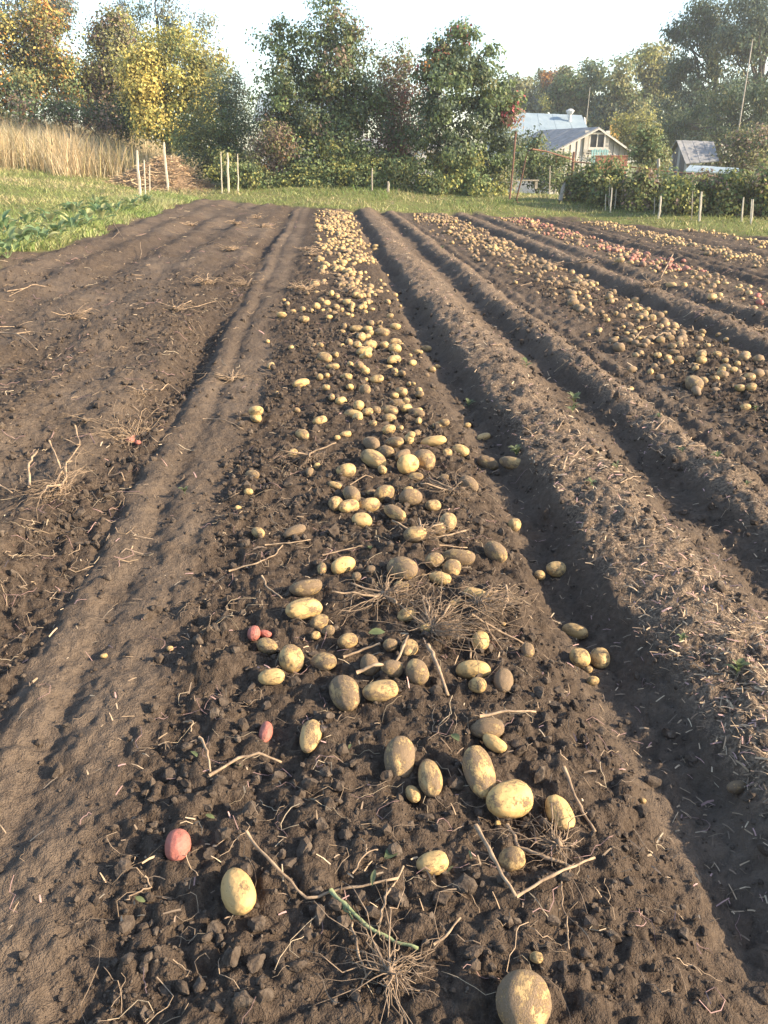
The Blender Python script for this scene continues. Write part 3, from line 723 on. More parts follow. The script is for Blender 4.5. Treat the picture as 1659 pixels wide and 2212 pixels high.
def z4(*p): return [(q[0] * .494 * .6777, (700 + q[1] * .494) * .6777) + tuple(q[2:]) for q in p]
def z6(*p): return [((1600 + q[0] * .5112) * .6777, (660 + q[1] * .5112) * .6777) + tuple(q[2:]) for q in p]
dry_stem([z8((430, 425, .02), (520, 530), (640, 630), (790, 615, .02), (960, 582))], .0042, 'long bent pale stem crossing the soil to a torn green stalk')
dry_stem([z8((725, 622), (770, 680, .01), (850, 745), (930, 760), (1030, 805)), z8((770, 680), (800, 720))], .0055, 'torn greenish stalk lying across the bent pale stem', m='green_stalk')
dry_stem([z8((1235, 385), (1290, 520, .03), (1375, 645, .01)), z8((1375, 645, .01), (1500, 590, .03), (1650, 505, .02))], .0062, 'thick dry forked stalk shaped like a V')
dry_stem([z8((1345, 372), (1390, 450), (1480, 490), (1570, 515))], .0062, 'dark flattened stalk below the big oval potato')
dry_stem([z8((1540, 205, .03), (1600, 310), (1655, 390))], .0058, 'long dark stalk standing near the furrow by a yellow potato')
dry_stem([z8((1245, 48, .06), (1340, 48, .075), (1440, 38, .06))], .0045, 'pale stick lying over two potatoes')
dry_stem([z8((295, 200), (400, 155, .01), (470, 140, .02), (550, 140))], .0048, 'pale split stem with a green leaf near the small red potato')
dry_stem([z8((265, 100, .02), (290, 140, .03), (300, 185))], .0045, 'short upright dry stub near the split stem')
dry_stem([z8((205, 5), (240, 25, .02), (232, 48))], .003, 'hooked scrap of dry stem above the split stem')
dry_stem([z8((895, 735), (920, 650, .02), (980, 525))], .003, 'thin pinkish stem standing across the bent pale stem')
dry_stem([z8((800, 545), (850, 480, .01), (890, 465)), z8((850, 480, .01), (848, 450))], .0024, 'thin forked twig beside a torn green leaf')
dry_stem([z8((1085, 800), (1130, 770, .01), (1180, 712))], .0032, 'short straight stalk pointing at the forked one')
dry_stem([z8((800, 730), (820, 830, .01), (850, 900))], .0034, 'grey-green withered stem beside the bare root crown')
dry_stem([z8((1535, 560), (1540, 650), (1560, 740), (1562, 810))], .0022, 'thin curly root trailing down beside the furrow')
dry_stem([z8((70, 555), (95, 590), (40, 620), (0, 650))], .0024, 'thin bent straw left of the single yellow potato')
dry_stem([z7((225, 755, .02), (260, 800), (330, 855))], .0046, 'broken pale stem with a flared end near the two-lobed potato')
dry_stem([z7((725, 1295, .03), (840, 1265, .04), (920, 1215), (970, 1155, .02), (995, 1065))], .0062, 'smooth bowed stem lying over the earth-caked potatoes')
dry_stem([z7((655, 1170), (760, 1140), (850, 1115, .01))], .005, 'split greyish stem below the torn leaf in the cluster')
dry_stem([z7((1100, 1150, .02), (1140, 1230, .02), (1205, 1360))], .0085, 'thick frayed stump of stalk sticking out of the root tangle')
dry_stem([z7((1330, 1000, .03), (1460, 1045, .02), (1610, 1085)), z7((1400, 1020, .02), (1460, 1080), (1500, 1135))], .0055, 'long woody stalk reaching out of the root tangle')
dry_stem([z7((1315, 1060), (1325, 1170))], .005, 'short dark stalk beside the clean oval potato')
dry_stem([z7((1510, 810), (1525, 880, .02), (1490, 950))], .005, 'short bowed stalk lying right of the root tangle')
dry_stem([z7((1140, 560, .02), (1300, 540, .03)), z7((1160, 580, .02), (1310, 572))], .005, 'bundle of pale cut stalks above the earth-caked potato')
dry_stem([z7((50, 700), (200, 680), (290, 640, .01), (335, 590))], .004, 'long thin bowed stalk on the left of the row')
dry_stem([z7((545, 615), (680, 600, .01), (755, 582))], .0036, 'thin straight straw above the broken-ended potato')
dry_stem([z7((240, 560), (380, 565, .01), (480, 530))], .0036, 'thin pale stalk beneath the very dark potato')
dry_stem([z7((690, 270, .02), (770, 225, .02), (810, 205))], .003, 'straw leaning past the pair of lobed potatoes')
dry_stem([z4((45, 475), (160, 460, .02), (220, 435, .03), (300, 440)), z4((160, 460, .02), (60, 500))], .006, 'pale forked dead stalk on smooth soil by the grass edge')
dry_stem([z4((0, 735), (110, 765, .03), (190, 810, .02), (240, 840)), z4((110, 765, .03), (200, 740, .02), (330, 748)), z4((0, 715, .03), (100, 690))], .007, 'large pale branching dead stalk on smooth crusted soil')
dry_stem([z4((195, 1755, .02), (205, 1690, .08), (265, 1640, .10)), z4((345, 1580, .12), (400, 1670, .06), (430, 1700)), z4((350, 1740), (440, 1660, .06), (540, 1585, .10)), z4((515, 1520, .15), (540, 1590, .10), (430, 1555, .12))], .0075, 'upturned pale stalk with arched broken branches by the track')
dry_stem([z4((770, 695), (880, 740), (960, 770), (1030, 770))], .004, 'long thin pinkish stem on smooth crusted soil')
dry_stem([z4((1225, 680, .02), (1260, 730)), z4((1280, 690, .02), (1325, 765))], .004, 'pair of short purple stems beside the smooth track')
dry_stem([z4((1150, 590), (1280, 575, .02), (1400, 545, .03), (1455, 590))], .004, 'thin arched stems tangled at the track edge')
dry_stem([z4((1035, 1105), (1090, 1085, .03), (1170, 1140))], .005, 'short arched dry stem beside the hollow by the track')
dry_stem([z4((1310, 1290), (1450, 1295, .01), (1570, 1360))], .004, 'long root-like stem crossing the track groove')
dry_stem([z4((0, 1755, .02), (80, 1770))], .005, 'bleached stick end by the upturned stalk')
dry_stem([z4((735, 45, .08), (770, 90, .03), (800, 130)), z4((770, 90, .03), (720, 130))], .006, 'upright dead stalk near the broad-leaved plants')
dry_stem([z4((910, 190, .10), (915, 240, .04), (905, 260))], .005, 'thin upright dead stalk on the turned soil')
dry_stem([z6((1060, 340, .12), (1020, 400, .06), (990, 440))], .012, 'stout pale stalk propped among the far red potatoes')
dry_stem([z6((940, 830), (1000, 805, .03), (1060, 810))], .006, 'pale stalk lying among the potatoes beyond the ridges')
dry_stem([z6((820, 835), (870, 790, .02))], .006, 'slanting pale stalk end beyond the ridges')
dry_stem([z6((115, 505, .02), (185, 490, .03)), z6((270, 545), (310, 590, .02))], .005, 'two purple stems dropped beside the narrow furrow')
dry_stem([z6((325, 1040), (410, 978, .02))], .004, 'bright purple stem lying in the shaded furrow')
dry_stem([z6((380, 1640), (405, 1575, .02), (440, 1578, .02), (515, 1525, .03))], .005, 'kinked yellow stem lying on the littered ridge')
dry_stem([z6((735, 1735), (800, 1705, .02), (865, 1685))], .004, 'pale dry straw in the furrow between the ridges')
dry_stem([z6((1100, 1490), (1260, 1495, .01))], .004, 'straight straw on the second ridge')
dry_stem([z6((955, 1395), (1010, 1352, .02))], .005, 'short pale stalk on the second ridge')
for q in range(34):                                            # more of the same lying about
    y = 3.2 * math.exp(rng.uniform(0, 1) * math.log(24 / 3.2)); zone = rng.integers(4)
    x = [rng.uniform(-3.9, -1.2), rng.uniform(-.4, .7), rng.uniform(1.1, 2.1), rng.uniform(2.8, 6)][zone]
    a = rng.uniform(0, 6.3); Ln = rng.uniform(.07, .2)
    P = curvy((x, y, 0), (x + math.cos(a) * Ln, y + math.sin(a) * Ln, 0), 7, .10, rng); P[:, 2] = height(P[:, 0], P[:, 1]) + .008 + np.abs(P[:, 2]) * .6
    o0 = P[0].copy(); o = link('dry_stem', tube_mesh('dry_stem', [(P - o0, np.linspace(.0042, .0026, 7) * (1 + .03 * y))], 5), M['stem']); o.location = tuple(o0)
    wh = ['turned soil by the grass edge', 'dug potato row', 'littered ridges', 'rows beyond the ridges'][zone]
    tag(o, 'short dry stem dropped on the ' + wh, 'stem', 'short dry stems on the ' + wh)

def root_clump(px, py, R, n, label, group=None, up=.6, stem=True, crown=.014, m='root', seed=0, thick=.0009):
    r = np.random.default_rng(500 + seed + int(px)); x, y = ground_at(px, py)
    z = hz(x, y) + .01; e = empty('root_clump', (x, y, z)); tag(e, label, 'roots', group)
    mb = MB(); mb.tube([[0, 0, -.015], [.004, 0, crown * .6], [0, .003, crown * 1.6]], [crown * .5, crown * .6, crown * .25], 7); mb.build('root_crown', M[m], e, True)
    thick = thick * (1 + .12 * max(y - 2, 0))
    paths = []; lean = r.uniform(0, 6.3); nb = r.normal(lean, 1.3, 9)
    for i in range(int(n * 1.6)):
        a = r.choice(nb) + r.normal() * .45; L = R * min(1.5, .25 + r.exponential(.4)); el = r.uniform(-.05, 1) * up
        tip = np.array([math.cos(a) * L, math.sin(a) * L, L * el]); P = curvy((0, 0, crown * .6), tip, 8, .17, r)
        P[1:-1] = (P[:-2] + 2 * P[1:-1] + P[2:]) / 4; t = np.linspace(0, 1, 8); P[:, 2] -= (t ** 2) * L * el * .5
        k = thick * r.uniform(.5, 1.5); paths.append((P, np.linspace(k * 1.6, k * .6, 8)))
    Q = np.concatenate([a for a, _ in paths]); Q[:, 2] = np.maximum(Q[:, 2], height(Q[:, 0] + x, Q[:, 1] + y) - z + .003); paths = [(Q[i * 8:i * 8 + 8], paths[i][1]) for i in range(len(paths))]
    link('root_tangle', tube_mesh('root_tangle', paths, 4), M[m], e)
    if stem:
        for i in range(3):
            a = r.uniform(0, 6.3); L = R * r.uniform(.5, 1.0); P = curvy((0, 0, crown), (math.cos(a) * L, math.sin(a) * L, L * .35), 6, .06, r)
            link('stalk', tube_mesh('stalk', [(P, np.linspace(.0042, .003, 6) * (1 + .05 * y))], 6), M['stem'], e)
def q8(a, b): return z8((a, b))[0]
def q7(a, b): return z7((a, b))[0]
def q4(a, b): return z4((a, b))[0]
root_clump(*q8(930, 925), .15, 45, 'bare upturned root crown with spreading roots on crumbly soil', up=.35, stem=False, seed=1)
root_clump(*q7(1120, 1040), .22, 170, 'big dense tangle of roots among the potatoes', up=.5, seed=2)
root_clump(*q7(870, 870), .20, 90, 'dark root clump spreading over soil above the red pair', up=.45, seed=3)
root_clump(*q7(1370, 930), .15, 90, 'curly root tangle over a half-hidden yellow potato', up=.55, seed=4)
root_clump(*q7(480, 105), .17, 60, 'star-shaped root clump in the row beside small potatoes', up=.4, seed=5)
root_clump(*q7(1060, 560), .16, 50, 'loose roots beneath the bundle of cut stalks', up=.3, seed=6)
root_clump(*q7(1230, 300), .18, 45, 'flat root clump at the furrow side of the heap', up=.25, seed=7)
root_clump(*q4(875, 1440), .26, 110, 'upturned spiky root clump holding red potatoes by the track', up=.8, seed=8, m='stem')
root_clump(*q4(400, 1770), .26, 130, 'wide mat of roots under the arched broken stalk', up=.3, seed=9)
root_clump(*q4(470, 640), .2, 50, 'low root clump on smooth soil near the branching dead stalk', up=.4, seed=10)
root_clump(*q4(1140, 590), .22, 50, 'reddish root clump beside the hollow along the track', up=.5, seed=11, m='stem')
root_clump(*q4(1600, 430), .26, 60, 'root clump lying in the far part of the track', up=.5, seed=12)
root_clump(*q4(930, 1140), .16, 40, 'small root clump in the shaded hollow by the track', up=.4, seed=13)
root_clump(*q4(1500, 1050), .18, 40, 'stalky root clump on the track edge near a stray potato', up=.4, seed=14, m='stem')
root_clump(*q8(1520, 470), .13, 45, 'thin roots spread beside the long dark stalk', up=.25, stem=False, seed=15)
for q in range(16):
    y = 7.5 * math.exp(rng.uniform() * math.log(3.2)); zone = q % 3; x = [rng.uniform(-3.6, -1.3), rng.uniform(-.4, .3), rng.uniform(2.9, 5.8)][zone]
    d = np.array([x, y, hb(x, y) - CAM_H]); c, s = math.cos(YAW), math.sin(YAW); X = x * c - y * s; Yc = x * s + y * c
    f = Yc * math.cos(PITCH) - d[2] * math.sin(PITCH); u = Yc * math.sin(PITCH) + d[2] * math.cos(PITCH)
    wh = ['turned soil left of the track', 'dug yellow potato row', 'rows beyond the littered ridges'][zone]
    root_clump(829.5 + FPX * X / f, 1106 - FPX * u / f, .24, 26, 'distant dried root clump on the ' + wh, 'distant dried root clumps on the ' + wh, up=.5, seed=20 + q, m='stem', thick=.0014)

def blade_leaf(L, W, col, curl=.2, n=5):
    """a leaf with a midrib fold, along +x"""
    t = np.linspace(0, 1, n); w = W * np.sin(np.pi * np.clip(t * .93 + .05, 0, 1)) ** .8
    mid = np.stack([t * L, 0 * t, curl * L * np.sin(t * 2.2) * .5 - t * t * curl * L * .4], -1)
    a = mid + np.stack([0 * t, w, w * .35], -1); b = mid + np.stack([0 * t, -w, w * .35], -1)
    V = np.concatenate([a, mid, b]); F = [[i, i + 1, n + i + 1, n + i] for i in range(n - 1)] + [[n + i, n + i + 1, 2 * n + i + 1, 2 * n + i] for i in range(n - 1)]
    return mesh_np('leaf', V, np.array(F), True, np.array(col) * RNG.uniform(.85, 1.15, (len(V), 1)))
SPROUT = [blade_leaf(1, .22, (.15, .175, .075)), blade_leaf(1, .30, (.13, .155, .07)), blade_leaf(1, .16, (.19, .21, .10))]
def weed(px, py, size, n, label, group=None):
    x, y = ground_at(px, py); e = empty('weed', (x, y, hz(x, y)), RNG.uniform(0, 6)); tag(e, label, 'weed', group)
    link('stem', tube_mesh('stem', [(curvy((0, 0, 0), (0, 0, size * .6), 4, .06), np.full(4, size * .02))], 4, True, [(.14, .22, .07)]), M['leaf'], e)
    for i in range(n):
        o = link('leaf', SPROUT[i % 3], M['leaf'], e); o.location = (0, 0, size * RNG.uniform(.15, .6)); s = size * RNG.uniform(.5, .9); o.scale = (s, s, s)
        o.rotation_euler = (0, -RNG.uniform(.1, .8), i * 2.4 + RNG.uniform(-.4, .4))
for q, (zx, zy, s) in enumerate([(445, 1240, .12), (440, 1290, .10), (85, 1545, .10), (150, 1010, .12), (975, 1325, .06), (1120, 1535, .05), (715, 1640, .07), (555, 1740, .07), (1335, 1590, .08), (1455, 1160, .06), (1580, 1275, .07), (1525, 1740, .05)]):
    p = z6((zx, zy))[0]; weed(*p, s * .7, 7, ['two-leaved weed in the shaded furrow between the ridges', 'low weed seedling on the littered ridge'][0 if q < 2 else 1], None if q >= 2 and False else ('weed seedlings on the ridges' if q >= 2 else 'weeds in the shaded furrow'))
for px, py, s, lab in [(1012, 885, .10, 'feathery weed on the furrow edge by the dug row'), (1115, 985, .08, 'bright weed on the near ridge shoulder'), (1470, 1395, .05, 'tiny weed on the ridge beside the furrow'), (1590, 1465, .09, 'leafy weed spreading over the near littered ridge'), (800, 1195, .03, 'tiny green sprout between potatoes and clods'), (955, 540, .12, 'weed patch on the far end of the ridge'), (400, 1070, .06, 'thin weed sprig on the smooth track')]:
    weed(px, py, s * .7, 8, lab)
for q, (zx, zy, L) in enumerate([(410, 185, .055), (915, 500, .075), (880, 570, .06), (795, 95, .03), (1150, 75, .06), (1210, 480, .035), (285, 345, .04), (255, 160, .05), (1155, 530, .035), (75, 670, .04)]):
    px, py = q8(zx, zy); x, y = ground_at(px, py)
    o = link('torn_leaf', SPROUT[q % 3], M['leaf']); o.location = (x, y, hz(x, y) + .014); o.scale = (L * .6, L * .6, L * .6); o.rotation_euler = (RNG.uniform(-.5, .5), RNG.uniform(-.3, .3), RNG.uniform(0, 6))
    tag(o, 'small torn green leaf lying on the crumbly soil', 'leaf', 'torn green leaves on the crumbly soil')
px, py = q7(790, 1075); x, y = ground_at(px, py)
o = link('torn_leaf', SPROUT[1], M['leaf']); o.location = (x, y, hz(x, y) + .03); o.scale = (.055, .055, .04); o.rotation_euler = (.2, .1, .2); tag(o, 'large dull green leaf crumpled among the potatoes', 'leaf')
# ------------------------------------------------------------------ trees and bushes
def unit(a): return a / (np.linalg.norm(a, axis=-1, keepdims=True) + 1e-9)
def leaves_mesh(name, P, L, asp, col, rng, droop=.4, fold=.25, out=None):
    """one folded leaf-shaped quad per point, facing out of its clump"""
    n = len(P); nn = rng.normal(size=(n, 3)) * .75
    if out is not None: nn = nn + out
    nn[:, 2] += .35; nn = unit(nn)
    d = rng.normal(size=(n, 3)); d[:, 2] -= droop * 1.6; d = unit(d - (d * nn).sum(1, keepdims=True) * nn); s = np.cross(nn, d)
    L = (L * 1.02 * rng.uniform(.6, 1.4, n))[:, None]; W = L * asp * rng.uniform(.8, 1.25, (n, 1))
    V = np.stack([P, P + d * L * .45 + s * W + nn * W * fold, P + d * L, P + d * L * .45 - s * W + nn * W * fold], 1)
    return mesh_np(name, V.reshape(-1, 3), np.arange(4 * n).reshape(n, 4), False, np.repeat(col, 4, axis=0))
def blob(px0, py0, px1, py1, Y, depth=.85):
    a = at(px0, py0, Y); b = at(px1, py1, Y); c = (a + b) / 2
    rx = abs(b[0] - a[0]) / 2; return c, np.array([rx, rx * depth, abs(b[2] - a[2]) / 2])
def tree(name, label, cat, base_px, Y, blobs, leaf, n, palette, group=None, asp=.32, droop=.4, stems=1, trunk_r=.12, seed=0, clusters=70, sigma=.3, shell=2.6, limbs=30, bark='bark', dz=0, spread=.25, box=.85):
    """blobs: (px0,py0,px1,py1,weight[,dy[,palette]]) - the masses of the crown"""
    r = np.random.default_rng(900 + seed)
    bx = at(base_px, 400, Y)[0]; bz = hb(bx, Y) + dz
    e = empty(name, (bx, Y, bz)); tag(e, label, cat, group); o0 = np.array([bx, Y, bz])
    W = np.array([b[4] for b in blobs], float); W /= W.sum()
    PP = []; CC = []; OO = []; centres = []
    for b, w in zip(blobs, W):
        c, rad = blob(*b[:4], Y + (b[5] if len(b) > 5 else 0)); pal = b[6] if len(b) > 6 else palette
        k = max(3, int(clusters * w)); q = unit(r.normal(size=(k, 3))); q = np.sign(q) * np.abs(q) ** box * (r.uniform(size=(k, 1)) ** (1 / shell)); cc = c + q * rad * 1.04
        cc[:, 2] = np.maximum(cc[:, 2], bz + .15); centres.append(cc)
        m = int(n * w); own = r.integers(k, size=m); sg = sigma * r.uniform(.55, 1.3, k)
        p = cc[own] + r.normal(size=(m, 3)).clip(-1.7, 1.7) * sg[own][:, None] * np.array([1, 1, .75])
        p[:, 2] = np.maximum(p[:, 2], bz + .05)
        cols = np.array([x[0] for x in pal]); pr = np.array([x[1] for x in pal], float); pr /= pr.sum()
        ci = r.choice(len(pal), k, p=pr); li = np.where(r.uniform(size=m) < .65, ci[own], r.choice(len(pal), m, p=pr))
        PP.append(p); OO.append(unit(p - cc[own]) * 1.1 + unit(p - c) * .5); CC.append(cols[li] * r.uniform(.7, 1.3, (m, 1)) * (r.uniform(.65, 1.3, k)[own][:, None]))
    centres = np.concatenate(centres); P = np.concatenate(PP); Cc = np.clip(np.concatenate(CC), 0, .9)
    top = centres.mean(0)
    paths = []
    for s in range(stems):
        a = r.uniform(0, 6.3); off = np.array([math.cos(a), math.sin(a), 0]) * (spread * r.uniform(.2, 1) if stems > 1 else 0)
        tip = centres[r.integers(len(centres))] if stems > 1 else np.array([top[0], top[1], centres[:, 2].max() - .1])
        Q = curvy(o0 + off - np.array([0, 0, .1]), tip, 9, .035, r); paths.append((Q - o0, trunk_r * np.linspace(1.1, .15, 9)))
        for j in range(limbs // stems):
            c = centres[r.integers(len(centres))]; t = r.integers(2, 7); st = Q[t]
            if c[2] < st[2] - .5: continue
            paths.append((curvy(st, c + r.normal(size=3) * .1, 6, .05, r) - o0, trunk_r * np.linspace(.42, .06, 6) * (1 - t * .07)))
    link('trunk', tube_mesh('trunk', paths, 6), M[bark], e)
    link('crown', leaves_mesh('crown', P - o0, leaf, asp, Cc, r, droop, out=np.concatenate(OO)), M['leaf'], e)
    return e
DG, MG, OL, YG, YE, OR, BR, RD, BL, GR = (.085, .115, .050), (.15, .195, .075), (.23, .22, .09), (.36, .34, .10), (.57, .455, .13), (.52, .25, .07), (.24, .17, .125), (.38, .09, .09), (.125, .16, .10), (.20, .205, .145)
# left: rowan, birches, olive and yellow trees
far = 'trees along the dry-grass slope'
tree('birch_tree', 'grey-green weeping birch rising behind the orange rowan', 'tree', 90, 66, [(20, -60, 155, 70, 1), (100, -30, 158, 60, .5), (-30, -60, 60, 60, .6)], .16, 7000, [(GR, 2), (BL, 1)], asp=.3, droop=1.2, seed=1, clusters=60, sigma=.5, trunk_r=.18)
tree('birch_tree', 'tall grey-green birch behind the yellow-leaved tree', 'tree', 330, 66, [(235, -60, 335, 150, 1), (335, -50, 395, 110, .6), (365, 10, 470, 180, 1)], .16, 9000, [(GR, 2), (BL, 1), (OL, .5)], asp=.3, droop=1.1, seed=2, clusters=70, sigma=.5, trunk_r=.18)
tree('rowan_tree', 'orange and olive rowan tree with red berries above dry grass', 'tree', 60, 47, [(-60, 20, 120, 220, 1.6), (40, 10, 140, 130, .8), (90, 80, 185, 260, .8), (-70, 150, 90, 250, .7, -1, [(DG, 2), (OL, 1), (OR, .5)])], .15, 22000, [(OL, 2), (YE, .6), (OR, .6), (MG, .9), (BR, .6)], seed=3, clusters=130, sigma=.42, asp=.3, trunk_r=.16)
tree('maple_tree', 'olive-brown tree between the orange rowan and the yellow tree', 'tree', 225, 48, [(175, 50, 300, 200, 1), (165, 130, 250, 270, .9, 0, [(BR, 2), (OL, 1)]), (200, 20, 290, 120, .6), (215, 160, 300, 290, .8, 1, [(DG, 2), (MG, 1)])], .15, 19000, [(OL, 2), (GR, 1), (BR, 1), (YG, .4)], seed=4, clusters=120, sigma=.42, trunk_r=.16)
tree('yellow_tree', 'large tree with bright yellow and green leaves beside the compost heap', 'tree', 370, 42, [(265, 90, 345, 220, 1.1, -1, [(YE, 3), (YG, 1)]), (290, 50, 440, 230, 1.8), (390, 110, 495, 250, 1.1), (330, 180, 470, 330, 1.2, 0, [(YG, 1.5), (MG, 1.5), (YE, .5)]), (290, 220, 370, 300, .6, -1, [(YE, 2), (YG, 1), (MG, .6)]), (265, 180, 330, 290, .5, 2, [(DG, 1), (MG, 1)])], .13, 29000, [(YG, 2), (YE, .9), (OL, 1), (MG, .5)], seed=5, clusters=170, sigma=.36, trunk_r=.15)
tree('willow_bush', 'feathery green willow bush beside the yellow-leaved tree', 'bush', 455, 38, [(390, 190, 540, 350, 1.4), (440, 150, 560, 300, 1.1, 0, [(MG, 1), (BL, 1.4), (GR, 1)]), (360, 280, 500, 390, .9), (470, 280, 570, 395, .7, 0, [(BL, 1), (OL, 1), (MG, 1)])], .13, 20000, [(MG, 1.4), (YG, .8), (BL, .7), (OL, .7)], seed=6, clusters=140, sigma=.32, asp=.16, droop=.2, stems=5, trunk_r=.06)
tree('dark_shrub', 'dark low shrub in the gap under the yellow tree', 'bush', 250, 44, [(180, 220, 330, 300, 1), (10, 215, 180, 262, .8)], .13, 5000, [(DG, 2), (BR, 1), (MG, .6)], seed=7, clusters=40, sigma=.4, stems=3, trunk_r=.05)
# centre: the tall bushes at the end of the field
tree('lilac_bush', 'tall loose green bush with bare whips at its top', 'bush', 690, 35.5, [(570, 125, 800, 300, 3.4), (630, 220, 815, 415, 1.9), (552, 190, 660, 360, 1.1), (700, 90, 790, 260, .8), (555, 60, 670, 200, .55), (620, 10, 790, 190, 1.3), (660, -15, 760, 90, .4), (555, 5, 660, 110, .13), (740, 170, 850, 415, 1.1), (560, 290, 720, 415, 1.3, -1.2, [(MG, 2), (YG, .8), (OL, 1), (DG, .6)]), (690, 300, 860, 425, 1.2, -1.4, [(MG, 2), (YG, 1), (DG, .6)])], .12, 42000, [(DG, 1), (MG, 2), (BL, 1), (OL, .7), (BR, .25)], seed=8, clusters=330, sigma=.3, stems=14, trunk_r=.035, limbs=80, spread=1.0, droop=.7)
tree('cherry_tree', 'dense dark green tree with a few red tips by the gate pole', 'tree', 990, 34, [(895, 110, 1095, 300, 2.2), (875, 225, 1108, 428, 2.4), (935, 55, 1070, 200, 1.1), (905, 95, 985, 230, .6), (960, 35, 1010, 100, .15, 0, [(RD, 1), (MG, 2)]), (1030, 180, 1110, 380, .9), (1070, 205, 1120, 300, .13, -.6, [(RD, 2), (BR, 1.4), (MG, 1)]), (900, 80, 960, 200, .22, 0, [(RD, .7), (MG, 2), (OR, .3)]), (860, 330, 1108, 440, 1.4, -1, [(MG, 2), (YG, .8), (OL, .5)])], .125, 34000, [(DG, 1), (MG, 2), (BL, 1.2), (OL, .3)], seed=9, clusters=240, sigma=.23, stems=7, trunk_r=.045, limbs=60, spread=.7, droop=1.1)
tree('bare_shrub', 'half-bare brown twiggy shrub between the two green bushes', 'bush', 855, 36.5, [(770, 135, 955, 310, 1.6), (800, 250, 930, 390, .5), (800, 90, 900, 180, .35, 0, [(OL, 1), (BR, 1), (MG, .6)])], .11, 9000, [(BR, 3), (OL, .6), (RD, .15)], seed=10, clusters=160, sigma=.26, stems=14, trunk_r=.03, limbs=420, bark='twig', spread=.5)
tree('brown_shrub', 'low withering brown shrub beside the pale stakes', 'bush', 590, 34, [(535, 290, 650, 395, 1), (560, 260, 640, 340, .6)], .085, 6000, [(BR, 2), (OL, 1.4), (MG, .5), (OR, .15)], seed=11, clusters=80, sigma=.22, stems=9, trunk_r=.022, limbs=90, bark='twig', spread=.5)
low = [(560, 385, 520, 600, 355, 408), (640, 398, 612, 700, 360, 415), (715, 405, 665, 775, 345, 425), (760, 400, 730, 800, 330, 420), (810, 405, 780, 850, 330, 428), (850, 415, 820, 905, 340, 432), (925, 420, 895, 960, 360, 435), (1040, 428, 1000, 1095, 385, 442), (480, 378, 455, 530, 340, 398)]
for i, (bp, by, x0, x1, t0, t1) in enumerate(low):
    tree('nettle_clump', ['low green growth at the foot of the brown shrub', 'bright nettle clump left of the bright leafy mound', 'bright leafy mound at the foot of the loose tall bush', 'leafy suckers under the loose tall bush', 'young leafy shoots around the short grey stake', 'dark green shoots under the half-bare shrub', 'sparse shoots between bare shrub and dense tree', 'pale green shoots at the foot of the dense tree', 'green growth around the pair of pale stakes'][i], 'undergrowth', bp, 33.2 if bp < 900 else 32.2,
         [(x0 - 8, t0 + 20 - 14 * (i % 3 == 2), x1 + 8, t1, 1), (x0 + 5, t0 - 6 + 9 * (i % 4), (x0 + x1) / 2 + 8, t1 - 20, .35)], .10, 2600, [(MG, 2), (YG, 1.6), (DG, .3)] if i in (1, 2, 3, 7) else [(MG, 2), (DG, .6), (OL, .6), (YG, .5)], seed=30 + i, box=1.0, clusters=30, sigma=.19, stems=4, trunk_r=.012, limbs=12)
# right: far tree line, willows, shrubs round the yards
fr = [(1120, 100, [(1090, 170, 1150, 280, 1)], [(OL, 1), (GR, 1)], 'small grey-green tree behind the blue-roofed house end'), (1195, 112, [(1150, 150, 1245, 260, 1), (1175, 160, 1215, 200, .4, 0, [(BR, 1), (OR, .5)])], [(YG, 1), (OL, 1.5)], 'yellowish tree with a rusty top behind the blue roof'),
      (1235, 98, [(1205, 140, 1300, 290, 1)], [(OL, 2), (MG, 1)], 'olive tree behind the antenna of the blue-roofed house'), (1325, 90, [(1275, 120, 1370, 300, 1.3), (1290, 200, 1390, 310, .8)], [(OL, 2), (MG, 1), (BL, 1)], 'broad olive-green tree behind the barn'),
      (1400, 94, [(1340, 95, 1450, 260, 1.4), (1370, 180, 1470, 300, .8)], [(OL, 2), (YG, .6), (BL, 1)], 'tall pale-crowned tree next to the dark willows')]
for i, (bp, Y, bl, pal, lab) in enumerate(fr):
    tree('far_tree', lab, 'tree', bp, Y, bl, .32, 11000, pal, 'far trees behind the houses', seed=50 + i, clusters=46, sigma=.62, trunk_r=.2, droop=.7)
tree('willow_tree', 'huge dark blue-green willow rising behind the grey shed', 'tree', 1540, 78, [(1445, 40, 1560, 190, 1.2), (1470, 10, 1570, 110, .8), (1450, 150, 1600, 320, 1.6, 0, [(DG, 1), (BL, 2)]), (1430, 220, 1530, 330, .8)], .30, 24000, [(BL, 1.4), (DG, 2), (OL, .3)], seed=60, clusters=80, sigma=.66, trunk_r=.4, asp=.2, droop=1.0)
tree('willow_tree', 'tall grey-green willow at the field side of the bare pole', 'tree', 1640, 74, [(1560, -40, 1720, 110, 1.5), (1545, 60, 1640, 150, .8), (1580, 160, 1720, 330, 1.4, 0, [(DG, 1), (BL, 2)])], .30, 21000, [(BL, 2), (DG, 1), (OL, .6)], seed=61, clusters=70, sigma=.66, trunk_r=.4, asp=.2, droop=1.0)
tree('willow_tree', 'dark shaded willow filling the space behind the shed roof', 'tree', 1590, 62, [(1500, 170, 1700, 350, 1.5), (1400, 240, 1520, 340, .7, 6)], .26, 14000, [(DG, 2), (BL, 1), (OL, .5)], seed=62, clusters=60, sigma=.55, trunk_r=.3, asp=.2, droop=.9)
tree('apple_tree', 'slender leafy fruit tree between the barn and the grey shed', 'tree', 1400, 41, [(1372, 300, 1435, 385, 1.2), (1385, 265, 1415, 330, .5)], .12, 5200, [(OL, 1.4), (MG, 1.6), (YG, .4)], seed=63, clusters=60, sigma=.24, stems=4, trunk_r=.03)
